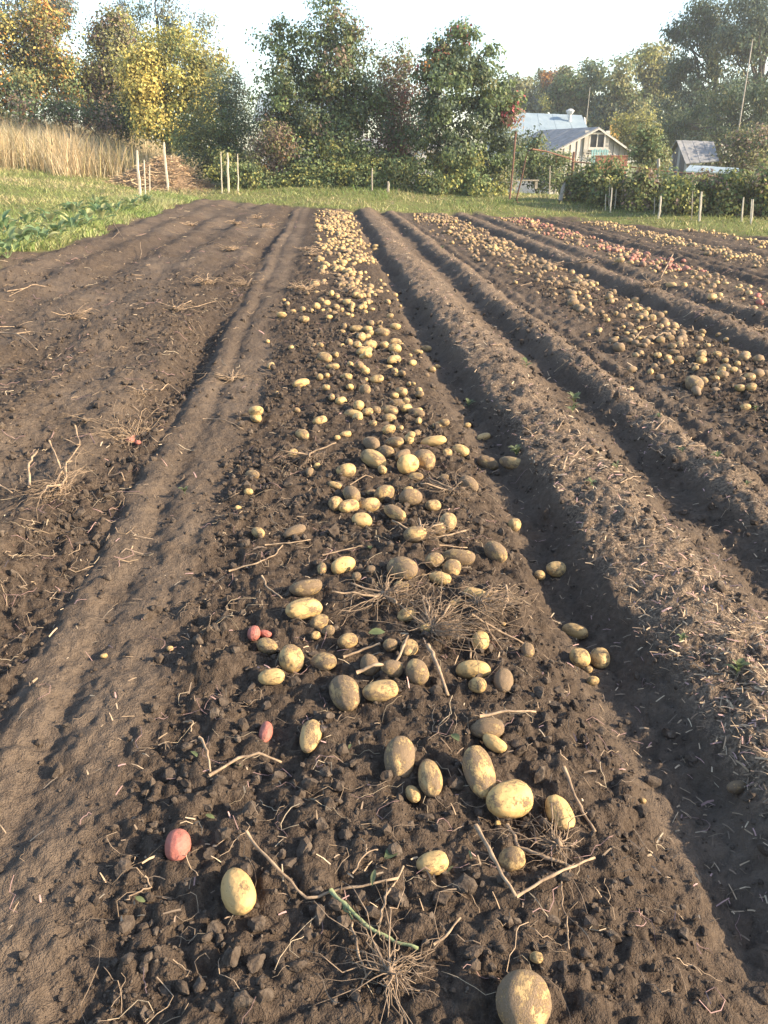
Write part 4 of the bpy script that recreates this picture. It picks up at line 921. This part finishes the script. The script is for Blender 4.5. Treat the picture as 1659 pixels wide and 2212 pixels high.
tree('yard_shrub', 'olive shrub beside the grey shed under the willows', 'bush', 1610, 43, [(1545, 270, 1680, 400, 1.3)], .14, 6000, [(OL, 1.5), (BR, .8), (DG, 1)], seed=64, clusters=60, sigma=.36, stems=5, trunk_r=.03)
tree('yard_shrub', 'mid green shrub behind the open gate', 'bush', 1170, 41, [(1110, 285, 1160, 400, 1), (1150, 335, 1250, 410, 1.2)], .12, 6500, [(MG, 1.6), (OL, 1), (DG, .6)], seed=65, clusters=66, sigma=.28, stems=6, trunk_r=.025)
tree('yard_shrub', 'yellowing shrub in the yard behind the barn window', 'bush', 1345, 58, [(1330, 240, 1400, 320, 1)], .16, 3500, [(OL, 2), (YG, 1)], seed=66, clusters=40, sigma=.4, stems=4, trunk_r=.03)
hd = [(1252, 382, 445), (1282, 372, 452), (1314, 366, 455), (1350, 374, 460), (1390, 378, 464), (1430, 390, 468), (1475, 388, 472), (1520, 392, 474), (1568, 380, 476), (1615, 384, 480), (1662, 372, 484)]
for i, (px, t0, b0) in enumerate(hd):
    x, Y = ground_at(px, b0 - 6); Y = min(max(Y, 25.5), 31) + [.6, 1.1, .3, .9, .5, 1.3, .4, 1.0, .6, 1.2, .5][i]
    tree('raspberry_bush', 'raspberry bush ' + ['hiding the foot of the gate post', 'between the gate post and the first stake trio', 'behind the trio of thin stakes', 'under the rusty rail before the barn', 'with yellowing leaves by the leaning fence post', 'behind the leaning wooden fence post', 'behind the short pale stake pair', 'in front of the grey shed', 'behind the leaning pale stake', 'with tall shoots before the dark willow', 'at the outer end of the fence'][i], 'bush', px, Y,
         [(px - 27, t0 + 10, px + 27, b0, 1), (px - 20 + 9 * (i % 3), t0 - 14 - 6 * (i % 3), px + 2 + 7 * (i % 3), t0 + 40, .22), (px - 28, t0 - 4 * (i % 2), px - 6, t0 + 50, .22)], .11, 3300, [(MG, 2), (OL, 1.2), (YG, 1.1), (BR, .35), (DG, .4)] if i != 4 else [(OL, 1), (YG, 1.2), (MG, 1), (BR, .6)], seed=80 + i, box=1.0, clusters=44, sigma=.17, stems=8, trunk_r=.012, limbs=24, spread=.5, droop=.6)

# ------------------------------------------------------------------ grass, dry grass, broad-leaved plants, stalk heap
def blades(name, x, y, h, w, cols, label, rng, lean=.35, cat='grass', head=None):
    n = len(x); z = height(x, y, False); a = rng.uniform(0, 6.3, n); H = h * rng.uniform(.5, 1.3, n) * np.clip(1 + (.9 if h < .5 else .35) * fbm(x * .9, y * .9, 74, 3), .25, 2); Wd = w * rng.uniform(.6, 1.4, n)
    b = np.stack([x, y, z - .01], -1); s = np.stack([np.cos(a), np.sin(a), 0 * a], -1) * Wd[:, None]
    l = rng.normal(size=(n, 2)) * lean * H[:, None]; t = b + np.stack([l[:, 0], l[:, 1], H], -1); m = b * .45 + t * .55; m[:, :2] -= l * .18
    V = np.stack([b - s, b + s, m + s * .75, t, m - s * .75], 1).reshape(-1, 3)
    i = np.arange(n) * 5; F4 = np.stack([i, i + 1, i + 2, i + 4], -1); F3 = np.stack([i + 4, i + 2, i + 3], -1)
    ci = np.clip(((fbm(x * .6, y * .6, 75, 3) * .8 + .5) * len(cols) + rng.normal(size=n) * 1.1).astype(int), 0, len(cols) - 1); c = cols[ci] * rng.uniform(.6, 1.3, (n, 1))
    o = link(name, mesh_np(name, V, [F4, F3], False, np.repeat(c, 5, axis=0)), M['leaf']); tag(o, label, cat, kind='stuff')
r = np.random.default_rng(5)
def patch(n, x0, x1, y0, y1, keep):
    x = r.uniform(x0, x1, n); y = r.uniform(y0, y1, n); k = keep(x, y) > r.uniform(size=n); return x[k], y[k]
def dryzone(x, y): return sstep(-.4, .4, (y - (34.5 + .16 * np.minimum(x + 7, 0))) + fbm(x * .4, y * .4, 71, 2) * 1.5) * sstep(-5.5, -7, x) * sstep(.9, 1.3, np.hypot((x + 6.2) / 2.6, (y - 33.2) / 2.2))
gcol = np.array([(.17, .21, .065), (.24, .27, .09), (.33, .33, .125), (.40, .36, .16), (.47, .38, .21)])
x, y = patch(46000, -24, -4.2, 10, 38, lambda x, y: (1 - soil_mask(x, y)) * (1 - dryzone(x, y)) * (x > .068 * y - .56 * y - 1.5))
blades('meadow_grass', x, y, .12, .012, gcol, 'short trampled green grass beside the field', r, .8)
x, y = patch(34000, -6, 22, 19, 36, lambda x, y: (1 - soil_mask(x, y)) * sstep(36, 31, y))
blades('headland_grass', x, y, .11, .012, gcol, 'short green grass at the end of the field', r, .8)
x, y = patch(20000, -6.4, -4.2, 9, 30, lambda x, y: sstep(-6.2, -5.0, x) * (1 - sstep(field_edge_x(y) - .05, field_edge_x(y) + .12, x)))
blades('edge_weeds', x, y, .15, .011, np.array([(.22, .29, .08), (.30, .34, .12), (.36, .36, .16)]), 'yellow-green weeds along the field edge', r, .7)
x, y = patch(3200, -5, 12, 28, 33.5, lambda x, y: (1 - soil_mask(x, y)) * sstep(-.1, .5, fbm(x * .7, y * .7, 73, 2)))
blades('tall_grass', x, y, .2, .011, np.array([(.12, .19, .04), (.16, .22, .06), (.2, .2, .08)]), 'taller green weeds before the bushes', r, .6)
x, y = patch(60000, -34, -5, 28, 52, lambda x, y: dryzone(x, y) * (x > -.56 * y + .068 * y - 4))
dcol = np.array([(.62, .50, .31), (.52, .41, .25), (.68, .57, .37), (.44, .35, .21), (.36, .31, .17)])
blades('dry_grass', x, y, .9, .010, dcol, 'tall golden dry grass on the slope', r, .34)
x, y = patch(5200, -24, -5.5, 30, 38, lambda x, y: dryzone(x, y) * sstep(40, 34, y) * (x > -.56 * y))
blades('reed_heads', x, y, 1.35, .016, np.array([(.50, .36, .19), (.40, .29, .16), (.33, .27, .12)]), 'taller brownish dry stalks fronting the dry grass', r, .25)

BIG = [blade_leaf(1, .36, c, cu, 6) for c, cu in (((.19, .27, .13), .35), ((.15, .23, .11), .15), ((.26, .31, .13), .5), ((.36, .36, .17), .3))]
leafplants = [(15, 558), (50, 544), (90, 532), (125, 520), (160, 506), (190, 494), (222, 482), (252, 471), (284, 459), (315, 449), (10, 510), (60, 500), (110, 490), (160, 472), (210, 458)]
for i, (px, py) in enumerate(leafplants):
    x, y = ground_at(px, py); e = empty('broad_leaved_plant', (x, y, hb(x, y)), r.uniform(0, 6))
    back = i >= 10
    tag(e, 'broad-leaved green plant in the grass just behind the field-edge row' if back else 'broad-leaved blue-green plant in the row along the field edge', 'plant', 'broad-leaved plants behind the edge row' if back else 'broad-leaved plants along the field edge')
    for k in range(18):
        o = link('leaf', BIG[int(r.choice(4, p=[.3, .25, .25, .2]))], M['leaf'], e); s = r.uniform(.12, .25); o.scale = (s, s * r.uniform(.6, 1), s); a = k * 2.4 + r.uniform(-.3, .3); q = r.uniform(.02, .16)
        o.location = (math.cos(a) * q, math.sin(a) * q, r.uniform(.08, .26)); o.rotation_euler = (r.uniform(-.3, .3), -r.uniform(0, 1.0), a)
    paths = [(curvy((0, 0, 0), (math.cos(k) * .12, math.sin(k) * .12, .15), 4, .08, r), np.full(4, .006)) for k in range(7)]
    link('stalk', tube_mesh('stalk', paths, 4, True, [(.2, .27, .12)] * 7), M['leaf'], e)

def heap():
    Y = 32.6; x0 = at(222, 390, Y)[0]; x1 = at(462, 390, Y)[0]; cx = (x0 + x1) / 2; rx = (x1 - x0) / 2
    e = empty('stalk_heap', (cx, Y + .9, hb(cx, Y + .9))); tag(e, 'low heap of dry straw-coloured stalks behind the pale stakes', 'heap'); o0 = np.array(e.location)
    def hh(u, v): return 1.25 * np.exp(-((u - .18) ** 2 / .22 + v ** 2 / .35)) + .55 * np.exp(-((u + .45) ** 2 / .2 + v ** 2 / .4)) + .12 * fbm(u * 4 + 9, v * 4 + 9, 81, 3)
    n = 34; u, v = np.meshgrid(np.linspace(-1.05, 1.05, n), np.linspace(-1.05, 1.05, n)); rr = np.sqrt(u * u + v * v); fall = sstep(1.05, .75, rr)
    X = cx + u * rx; YY = Y + .9 + v * 1.5; Z = height(X.ravel(), YY.ravel(), False).reshape(X.shape) - .06 + hh(u, v) * .85 * fall
    i = (np.arange(n - 1)[:, None] * n + np.arange(n - 1)[None]).ravel()
    link('mound', mesh_np('mound', np.stack([X, YY, Z], -1).reshape(-1, 3) - o0, np.stack([i, i + 1, i + n + 1, i + n], -1), True), M['heap'], e)
    paths = []; cc = []
    for k in range(2600):
        a = r.uniform(0, 6.3); q = r.uniform() ** .5; uu, vv = q * math.cos(a), q * math.sin(a); f = float(sstep(1.05, .75, np.array(q)))
        px, py = cx + uu * rx, Y + .9 + vv * 1.5; z = hb(px, py) - .03 + float(hh(np.array([uu]), np.array([vv]))[0]) * .85 * f if k % 3 == 0 else None
        if z is None: z = zl + 0.0; px, py = lx + r.normal() * .1, ly + r.normal() * .1
        lx, ly, zl = px, py, z
        b = r.uniform(0, 6.3); L = r.uniform(.12, .42); P = curvy((px, py, z + r.uniform(0, .06)), (px + math.cos(b) * L, py + math.sin(b) * L, z + r.uniform(-.08, .12)), 4, .08, r)
        paths.append((P - o0, np.full(4, r.uniform(.005, .013)))); cc.append(np.array([(.50, .35, .20), (.42, .28, .16), (.58, .43, .26), (.34, .22, .13)][r.integers(4)]) * r.uniform(.75, 1.2))
    o = link('stalks', tube_mesh('stalks', paths, 3, False, cc), M['bits'], e); o['kind'] = 'stuff'
heap()

# ------------------------------------------------------------------ stakes, fence, gate
def stake(px, py0, py1, label, group=None, w=.022, lean=0, Y=None, m='stake', tilt_px=0):
    if Y is None: x, Y = ground_at(px, py1)
    else: x = at(px, py1, Y)[0]
    z = hb(x, Y); t = at(px + tilt_px, py0, Y); mb = MB()
    # squared stake, hewn to a blunt top
    P = np.array([[0, 0, -.1], [t[0] - x, lean, t[2] - z]]); k = 6; path = P[0] * (1 - np.linspace(0, 1, k)[:, None]) + P[1] * np.linspace(0, 1, k)[:, None]
    path[1:-1, :2] += RNG.normal(size=(k - 2, 2)) * w * .25
    mb.tube(path, w * np.array([1.05, 1.0, 1.02, .97, .95, .7]), 5)
    o = mb.build('stake', M[m]); o.location = (x, Y, z); tag(o, label, 'stake', group); return o
L5 = [(303, 325, 425, 'thick leaning stake at the near end of the row by the heap', .045, -7), (315, 345, 432, 'thin stake right beside the thick leaning one', .02, -4), (323, 357, 420, 'short thin stake between the two thick ones', .02, 0), (362, 307, 413, 'tallest pale stake standing before the stalk heap', .045, -8), (370, 335, 408, 'thin stake close beside the tallest one', .02, 0)]
for px, a, b, lab, w, tl in L5: stake(px, a, b, lab, w=w, tilt_px=tl)
for px, a, b, lab, w in [(477, 328, 387, 'thin white stake nearest the heap in the shaded trio', .022), (491, 330, 392, 'thick white stake in the middle of the shaded trio', .04), (513, 332, 390, 'thin white stake beside the brown shrub', .024)]: stake(px, a, b, lab, w=w, Y=31.5)
stake(804, 363, 424, 'short grey stake in the shoots under the loose bush', w=.03, Y=31.5, m='post'); stake(838, 392, 428, 'low brown stump beside the short grey stake', w=.05, Y=31.5, m='post')
q3 = lambda a, b: ((1600 + .5112 * a) * .6777, (.5112 * b) * .6777)
for i, (a, t, b, tl, w, lab) in enumerate([(645, 1210, 1312, 3, .016, 'short thin stake at the gate end of the hedge trio'), (668, 1115, 1300, 5, .018, 'tallest thin stake of the hedge trio'), (676, 1170, 1325, 10, .026, 'stout leaning stake of the hedge trio'), (705, 1180, 1300, 8, .018, 'thin leaning stake after the stout one'),
    (950, 1230, 1335, 3, .018, 'thin grey stake left of the stout pale pair'), (982, 1222, 1362, 8, .04, 'stout pale stake below the leaning fence post'), (1015, 1210, 1290, 4, .016, 'thin dark stake behind the stout pale one'), (1185, 1190, 1370, 5, .014, 'slim dark rod before the hedge'), (1232, 1195, 1378, 14, .042, 'stout pale stake leaning before the hedge middle'),
    (1495, 1230, 1382, 12, .03, 'leaning pale stake first of the outer three'), (1552, 1243, 1390, 4, .016, 'thin rod between the outer two pale stakes'), (1556, 1242, 1398, 10, .03, 'leaning pale stake at the outer end')]):
    px, p0 = q3(a, t); _, p1 = q3(a, b); stake(px, p0, p1, lab, w=w, tilt_px=tl * .35, m='post' if 'dark' in lab or 'grey' in lab else 'stake')
px, p0 = q3(300, 1035); stake(px, p0, 400, 'grey stake in the shrub behind the open gate', w=.03, Y=36, m='post')
YG_ = 30.0
def pipe(pts, r_, name, parent, m='rust', Y=YG_, n=8, o0=None):
    P = np.array([at(p[0], p[1], Y + (p[2] if len(p) > 2 else 0)) for p in pts]); mb = MB(); mb.tube(P - o0, [r_] * len(P), n); return mb.build(name, M[m], parent, True)
gp = at(1101, 428, YG_); e = empty('gate_pole', tuple(gp)); tag(e, 'tall rusty pole leaning beside the dense tree', 'pole')
pipe([(1101, 430), (1107, 370), (1114, 288)], .035, 'shaft', e, o0=gp); mb = MB(); mb.tube(np.array([at(1114, 288, YG_), at(1115, 284, YG_)]) - gp, [.045, .03], 8); mb.build('cap', M['rust'], e)
g0 = at(1120, 436, YG_); e = empty('gate', tuple(g0)); tag(e, 'open rusty pipe gate frame with rounded corner', 'gate')
pipe([(1150, 322), (1141, 326), (1136, 340), (1127, 385), (1116, 428), (1117, 437), (1128, 441), (1160, 443, .4)], .026, 'upright_pipe', e, o0=g0)
pipe([(1150, 322), (1180, 327, .3), (1236, 344, .5)], .026, 'top_bar', e, o0=g0); pipe([(1200, 336, .4), (1202, 352, .4)], .015, 'hinge', e, o0=g0)
f0 = at(1226, 425, YG_); e = empty('fence', tuple(f0)); tag(e, 'rusty pipe fence with wooden posts in the raspberry hedge', 'fence')
pipe([(1229, 432, .6), (1234, 390, .6), (1240, 328, .6)], .05, 'post', e, o0=f0); pipe([(1417, 462, -.6), (1418, 400, -.6), (1423, 372, -.6), (1422, 343, -.6)], .055, 'post', e, m='post', o0=f0); pipe([(1568, 470, -1.8), (1572, 420, -1.8), (1577, 373, -1.8)], .055, 'post', e, m='post', o0=f0)
pipe([(1236, 349, .5), (1330, 358, 0), (1420, 366, -.66)], .022, 'rail', e, o0=f0); pipe([(1420, 368, -.68), (1500, 376, -1.2), (1592, 387, -1.9)], .025, 'rail', e, o0=f0); pipe([(1300, 330, 1.2), (1302, 352, 1.0)], .012, 'hook', e, o0=f0)
b0 = at(1212, 432, YG_ + .2); o = MB().tube(np.array([at(1210, 434, YG_ + .2), at(1216, 405, YG_ + .3), at(1228, 375, YG_ + .5)]) - b0, [.08, .07, .05], 7).build('leaning_log', M['post'], None, True); o.location = tuple(b0); tag(o, 'weathered log leaning against the gate post', 'log')
bn = at(1135, 393, 36); e = empty('bench', tuple(bn)); tag(e, 'low pale board on two blocks behind the open gate', 'bench')
MB().box((0, 0, .06), (.55, .12, .025)).build('seat', M['post'], e)
for s in (-1, 1): MB().box((s * .45, 0, -.12), (.05, .1, .155)).build('leg', M['post'], e)

# ------------------------------------------------------------------ houses and sheds
def A(px, py, Y): return at(px, py, Y)
def slabquad(name, a, b, c, d, th, m, parent, o0):
    a, b, c, d = [np.array(v) - o0 for v in (a, b, c, d)]; n = np.cross(b - a, d - a); n = n / np.linalg.norm(n) * th
    return MB().slab([a, b, c, d], n).build(name, M[m], parent)
def lerp(a, b, t): return np.array(a) * (1 - t) + np.array(b) * t
def roof_sheets(parent, o0, e0, e1, r0, r1, n, m, name='roof_sheet', th=.05, rib=True):
    """n overlapping sheets between eave e0-e1 and ridge r0-r1"""
    for i in range(n):
        t0, t1 = i / n, (i + 1) / n - .012 / n; lift = np.array([0, -.008, .008]) * (i % 2)
        s = slabquad(name, lerp(e0, e1, t0) + lift, lerp(e0, e1, t1) + lift, lerp(r0, r1, t1) + lift, lerp(r0, r1, t0) + lift, th, m, parent, o0)
        if rib:
            for q in (.02, .5):
                t = t0 + (t1 - t0) * q; mb = MB(); mb.tube(np.array([lerp(e0, e1, t), lerp(r0, r1, t)]) - o0 + lift + np.array([0, -.012, .03]), [.016, .016], 4); mb.build('rib', M[m], s)
def window(parent, o0, c, w, h, m='white', panes=2):
    fr_ = MB(); c = np.array(c) - o0
    for s in (-1, 1): fr_.box(c + np.array([s * w, 0, 0]), (.05, .05, h + .05)); fr_.box(c + np.array([0, .003, s * h]), (w + .046, .047, .05))
    f = fr_.build('window', M[m], parent)
    for i in range(panes): MB().box(c + np.array([(-1 + (2 * i + 1) / panes) * w, .02, 0]), (w / panes - .03, .01, h - .05)).build('pane', M['glass'], f)
    for i in range(1, panes): MB().box(c + np.array([(-1 + 2 * i / panes) * w, -.002, 0]), (.03, .04, h - .05)).build('mullion', M[m], f)
    MB().box(c + np.array([0, -.04, -h - .08]), (w + .12, .08, .03)).build('sill', M[m], f)
# blue-roofed house
YH = 64
o0 = A(1190, 345, YH); o0[2] = hb(o0[0], YH) - .3; e = empty('blue_roofed_house', tuple(o0)); tag(e, 'white house with a pale blue metal roof behind the gate', 'house')
e0, e1, r0, r1 = A(1075, 298, YH), A(1284, 306, YH), A(1080, 243, YH + 3.6), A(1256, 250, YH + 3.6)
roof_sheets(e, o0, e0, e1, r0, r1, 11, 'blueroof')
zt = e0[2] - .05; xl, xr = e0[0] + .3, e1[0] - .4
MB().box((np.array([(xl + xr) / 2, YH + 3.4, 0]) - o0) * np.array([1, 1, 0]) + np.array([0, 0, (zt - o0[2]) / 2 - .05]), ((xr - xl) / 2, 3.0, (zt - o0[2]) / 2 + .0)).build('wall', M['white'], e)
slabquad('gable_end', (xr, YH + .4, zt - .1), (xr, YH + 6.4, zt - .1), (r1[0] + .25, YH + 3.6, r1[2] - .1), (r1[0] + .2, YH + 3.5, r1[2] - .1), .06, 'white', e, o0)
slabquad('back_roof', (e0[0], YH + 7.2, e0[2]), (r0[0], YH + 3.62, r0[2]), (r1[0], YH + 3.62, r1[2]), (e1[0], YH + 7.2, e1[2]), .05, 'blueroof', e, o0)
slabquad('fascia', e0 - np.array([0, .02, .22]), e1 - np.array([0, .02, .22]), e1 - np.array([0, .02, .04]), e0 - np.array([0, .02, .04]), .04, 'white', e, o0)
ww = A(1198, 322, YH + .35); window(e, o0, (ww[0], YH + .35, ww[2]), .62, .42, panes=3); ww = A(1158, 322, YH + .35); window(e, o0, (ww[0], YH + .35, ww[2]), .5, .42, panes=2)
vp = A(1230, 262, YH + 2.6) - o0; mb = MB(); mb.tube([vp - [0, 0, .3], vp + [0, 0, .55]], [.12, .12], 8); mb.tube([vp + [0, 0, .5], vp + [0, 0, .72], vp + [0, 0, .85]], [.2, .34, .1], 9); mb.build('vent_cowl', M['white'], e)
a0 = A(1267, 258, YH + 4) - o0; MB().tube([a0 - [0, 0, 1], a0 + [.05, 0, 2.2]], [.035, .02], 5).build('antenna', M['stake'], e)
# barn with boarded gable
YB = 51
ap, el, er = A(1290, 276, YB + .9), A(1186, 329, YB), A(1368, 330, YB + 1.7); back = np.array([-1.9, 6.2, 0]); base_z_ = hb(el[0], YB) - .8
o0 = np.array([ap[0], YB, base_z_]); e = empty('barn', tuple(o0)); tag(e, 'old barn with a grey boarded gable and attic window', 'barn')
def gy(x): return YB + 1.7 * (x - el[0]) / (er[0] - el[0])
def roofz(x): return np.interp(x, [el[0], ap[0], er[0]], [el[2], ap[2], er[2]])
npk = 26; xs = np.linspace(el[0] + .15, er[0] - .15, npk + 1)
wc = A(1289, 304, YB + .85); wx0, wx1, wz0, wz1 = wc[0] - .48, wc[0] + .48, wc[2] - .42, wc[2] + .4
for i in range(npk):
    a, b = xs[i] + .012, xs[i + 1] - .012; y0 = .06 * (i % 2); m_ = 'board'
    segs = [(base_z_, None)]
    if b > wx0 and a < wx1: segs = [(base_z_, wz0), (wz1, None)]
    for (z0, z1) in segs:
        ta, tb = (roofz(a) - .06, roofz(b) - .06) if z1 is None else (z1, z1)
        MB().slab(np.array([(a, gy(a) + y0, z0), (b, gy(b) + y0, z0), (b, gy(b) + y0, tb), (a, gy(a) + y0, ta)]) - o0, (0, .05, 0)).build('plank', M[m_], e)
MB().box((ap[0] - o0[0] - .1, 3.4, 1.0), (1.7, .08, 1.0)).build('inner_wall', M['dark'], e)
window(e, o0, (wc[0], YB + .78, wc[2]), .46, .4, 'cream', 2)
for s in (-1, 1): MB().box(np.array([wc[0] + s * .70, gy(wc[0] + s * .7) - .08, wc[2] - .05]) - o0, (.12, .03, .6)).build('shutter', M['cream'], e)
for k in range(3): MB().box(np.array([wc[0] - .05, YB + .5, wc[2] - .5 - .13 * k]) - o0, (.75, .02, .02)).build('balcony_rail', M['board'], e)
ov = np.array([0, -.35, 0]); d1 = np.array([.22, 0, -.11])
roof_sheets(e, o0, el + ov - np.array([.35, 0, .2]), el + back - np.array([.35, 0, .2]), ap + ov + [0, 0, .04], ap + back + [0, 0, .04], 7, 'slate', rib=False)
roof_sheets(e, o0, er + back + np.array([.3, 0, -.18]), er + ov + np.array([.3, 0, -.18]), ap + back + [0, 0, .04], ap + ov + [0, 0, .04], 7, 'slate', rib=False)
for s in (el + ov - np.array([.35, 0, .26]), er + ov + np.array([.3, 0, -.24])):
    tp = ap + ov + np.array([0, 0, -.02]); slabquad('verge_board', s - [0, .05, .08], tp - [0, .05, .08], tp - [0, .05, .0], s - [0, .05, .0], .03, 'board', e, o0)
MB().box(((el[0] + er[0]) / 2 - o0[0] + .8, .5, .45), (1.5, .08, .3)).build('brick_base', M['brick'], e)
# grey shed with a slate roof
YS = 42
o0 = A(1490, 380, YS); o0[2] = hb(o0[0], YS) - .4; e = empty('grey_shed', tuple(o0)); tag(e, 'small grey plank shed with a steep slate roof', 'shed')
rl, rr_, fl, frr, bl_ = A(1461, 305, YS + 1.6), A(1541, 308, YS + 1.6), A(1481, 356, YS), A(1553, 350, YS), A(1437, 340, YS + 3.3)
n_sh = 7; roof_sheets(e, o0, fl, frr, rl, rr_, n_sh, 'slate', rib=False, th=.06)
slabquad('back_roof', A(1437, 345, YS + 3.4), rl + [0, .03, 0], rr_ + [0, .03, 0], A(1520, 345, YS + 3.4), .05, 'slate', e, o0)
for i in range(9):
    t0, t1 = i / 9, (i + 1) / 9 - .01; p0, p1 = lerp(fl + [.12, .15, 0], bl_, t0), lerp(fl + [.12, .15, 0], bl_, t1)
    def zt_(p): q = abs(p[1] - (YS + 1.6)) / 1.6; return rl[2] - .12 - (rl[2] - fl[2]) * min(q, 1)
    MB().slab(np.array([(p0[0], p0[1], o0[2]), (p1[0], p1[1], o0[2]), (p1[0], p1[1], zt_(p1)), (p0[0], p0[1], zt_(p0))]) - o0, (.04, 0, 0)).build('plank', M['boardd' if i % 3 else 'board'], e)
MB().box(np.array([(fl[0] + frr[0]) / 2 + .1, YS + 1.2, (o0[2] + fl[2]) / 2]) - o0, ((frr[0] - fl[0]) / 2 - .1, .9, (fl[2] - o0[2]) / 2)).build('wall', M['boardd'], e)
# low sheet roofs behind the hedge, yard bits
o0 = A(1530, 385, 37); e = empty('lean_to', tuple(o0)); tag(e, 'low lean-to with pale blue sheet roof behind the hedge', 'shed')
roof_sheets(e, o0, A(1478, 372, 36.5), A(1600, 376, 36.5), A(1490, 359, 38), A(1595, 366, 38), 4, 'blueroof'); 
for px in (1484, 1540, 1596): b = A(px, 373, 36.7); MB().box(np.array([b[0], 36.8, b[2] - .75]) - o0, (.05, .05, .72)).build('post', M['post'], e)
o0 = A(1290, 345, 47); e = empty('picket_fence', tuple(o0)); tag(e, 'short turquoise picket fence below the barn window', 'fence')
for i in range(7): b = A(1279 + i * 5.4, 338, 47); MB().box(np.array([b[0], 47, b[2] - .35]) - o0, (.045, .015, .75 if i % 2 else .68)).build('picket', M['turq'], e)
b0_, b1_ = A(1277, 326, 47), A(1314, 327, 47); MB().box((b0_ + b1_) / 2 + [0, .04, 0] - o0, ((b1_[0] - b0_[0]) / 2, .02, .05)).build('rail', M['turq'], e)
o0 = A(1320, 352, 46); o = MB().box((0, 0, -.3), (.85, .1, .62)).box((0, 0, .345), (.9, .13, .025)).build('brick_wall', M['brick']); o.location = tuple(o0); tag(o, 'short red brick wall beside the turquoise fence', 'wall')
o0 = A(1172, 315, 55); e = empty('greenhouse', tuple(o0)); tag(e, 'rounded green plastic tunnel beside the white house', 'greenhouse')
arc = [(math.cos(t) * 1.15, math.sin(t) * .9) for t in np.linspace(0, math.pi, 11)]; mb = MB()
for (x0_, z0_), (x1_, z1_) in zip(arc[:-1], arc[1:]): mb.slab([(x0_, 0, z0_ - .5), (x0_, 3, z0_ - .5), (x1_, 3, z1_ - .5), (x1_, 0, z1_ - .5)], (0, 0, .03))
mb.build('cover', M['green'], e); MB().slab([(x_, .02, z_ - .5) for x_, z_ in arc] , (0, .03, 0)).build('end_panel', M['green'], e); MB().box((0, 1.5, -1.3), (1.13, 1.48, .79)).build('base', M['white'], e)
o0 = A(1330, 280, 60); e = empty('orange_panel', tuple(o0)); tag(e, 'weathered orange upright panel beyond the barn roof', 'panel'); MB().slab([(math.cos(t) * .42, 0, math.sin(t) * .85) for t in np.linspace(0, 2 * math.pi, 15)[:-1]], (0, .12, 0)).build('face', M['orange'], e); MB().tube([(0, .06, -.8), (0, .06, -3.0)], [.07, .08], 6).build('post', M['post'], e)
o0 = A(1612, 172, 58); o0[2] = hb(o0[0], 58); zt_p = A(1612, 88, 58)[2] - o0[2]; e = empty('utility_pole', tuple(o0)); tag(e, 'thin pale pole standing before the big willows', 'pole'); MB().tube([(0, 0, -.2), (.02, 0, zt_p * .5), (0, 0, zt_p)], [.06, .05, .035], 8).build('shaft', M['post'], e, True); MB().tube([(0, 0, zt_p), (0, 0, zt_p + .12)], [.05, .02], 8).build('cap', M['post'], e)
# house behind the centre bushes
YC = 60
o0 = A(680, 345, YC); o0[2] = hb(o0[0], YC) - .3; e = empty('white_house', tuple(o0)); tag(e, 'white house with pale blue roof glimpsed through the central bushes', 'house')
e0, e1, r0, r1 = A(545, 262, YC), A(800, 268, YC), A(560, 203, YC + 3.8), A(790, 207, YC + 3.8)
roof_sheets(e, o0, e0, e1, r0, r1, 11, 'blueroof'); MB().box((np.array([(e0[0] + e1[0]) / 2, YC + 3.5, (o0[2] + e0[2]) / 2 - .05])) - o0, ((e1[0] - e0[0]) / 2 - .4, 3.1, (e0[2] - o0[2]) / 2 - .02)).build('wall', M['white'], e)
slabquad('back_roof', (e0[0], YC + 7.4, e0[2]), (r0[0], YC + 3.82, r0[2]), (r1[0], YC + 3.82, r1[2]), (e1[0], YC + 7.4, e1[2]), .05, 'blueroof', e, o0)
for px in (600, 660, 720): ww = A(px, 300, YC + .3); window(e, o0, (ww[0], YC + .36, ww[2]), .5, .6)
YC = 56
o0 = A(870, 345, YC); o0[2] = hb(o0[0], YC) - .3; e = empty('white_outbuilding', tuple(o0)); tag(e, 'low white outbuilding with a dark eave behind the half-bare shrub', 'shed')
e0, e1 = A(785, 318, YC), A(945, 318, YC); roof_sheets(e, o0, e0 - [0, .3, 0], e1 - [0, .3, 0], A(785, 300, YC + 3), A(945, 300, YC + 3), 6, 'slate', rib=False)
MB().box(np.array([(e0[0] + e1[0]) / 2, YC + 1.6, (o0[2] + e0[2]) / 2 - .04]) - o0, ((e1[0] - e0[0]) / 2 - .2, 1.5, (e0[2] - o0[2]) / 2 - .03)).build('wall', M['white'], e); ww = A(860, 332, YC); window(e, o0, (ww[0], YC + .06, ww[2]), .4, .3)

# ------------------------------------------------------------------ the hazy air
hzm = bpy.data.materials.new('haze'); hzm.use_nodes = True; nt = hzm.node_tree; nt.nodes.clear()
ho = nt.nodes.new('ShaderNodeOutputMaterial'); hv = nt.nodes.new('ShaderNodeVolumePrincipled')
hv.inputs['Color'].default_value = (.86, .90, .96, 1); hv.inputs['Density'].default_value = .0008; hv.inputs['Anisotropy'].default_value = .2
nt.links.new(hv.outputs[0], ho.inputs['Volume'])
o = MB().box((10, 60, 13), (170, 90, 25)).build('haze', hzm); tag(o, 'thin pale evening haze over the field', 'haze', kind='stuff')
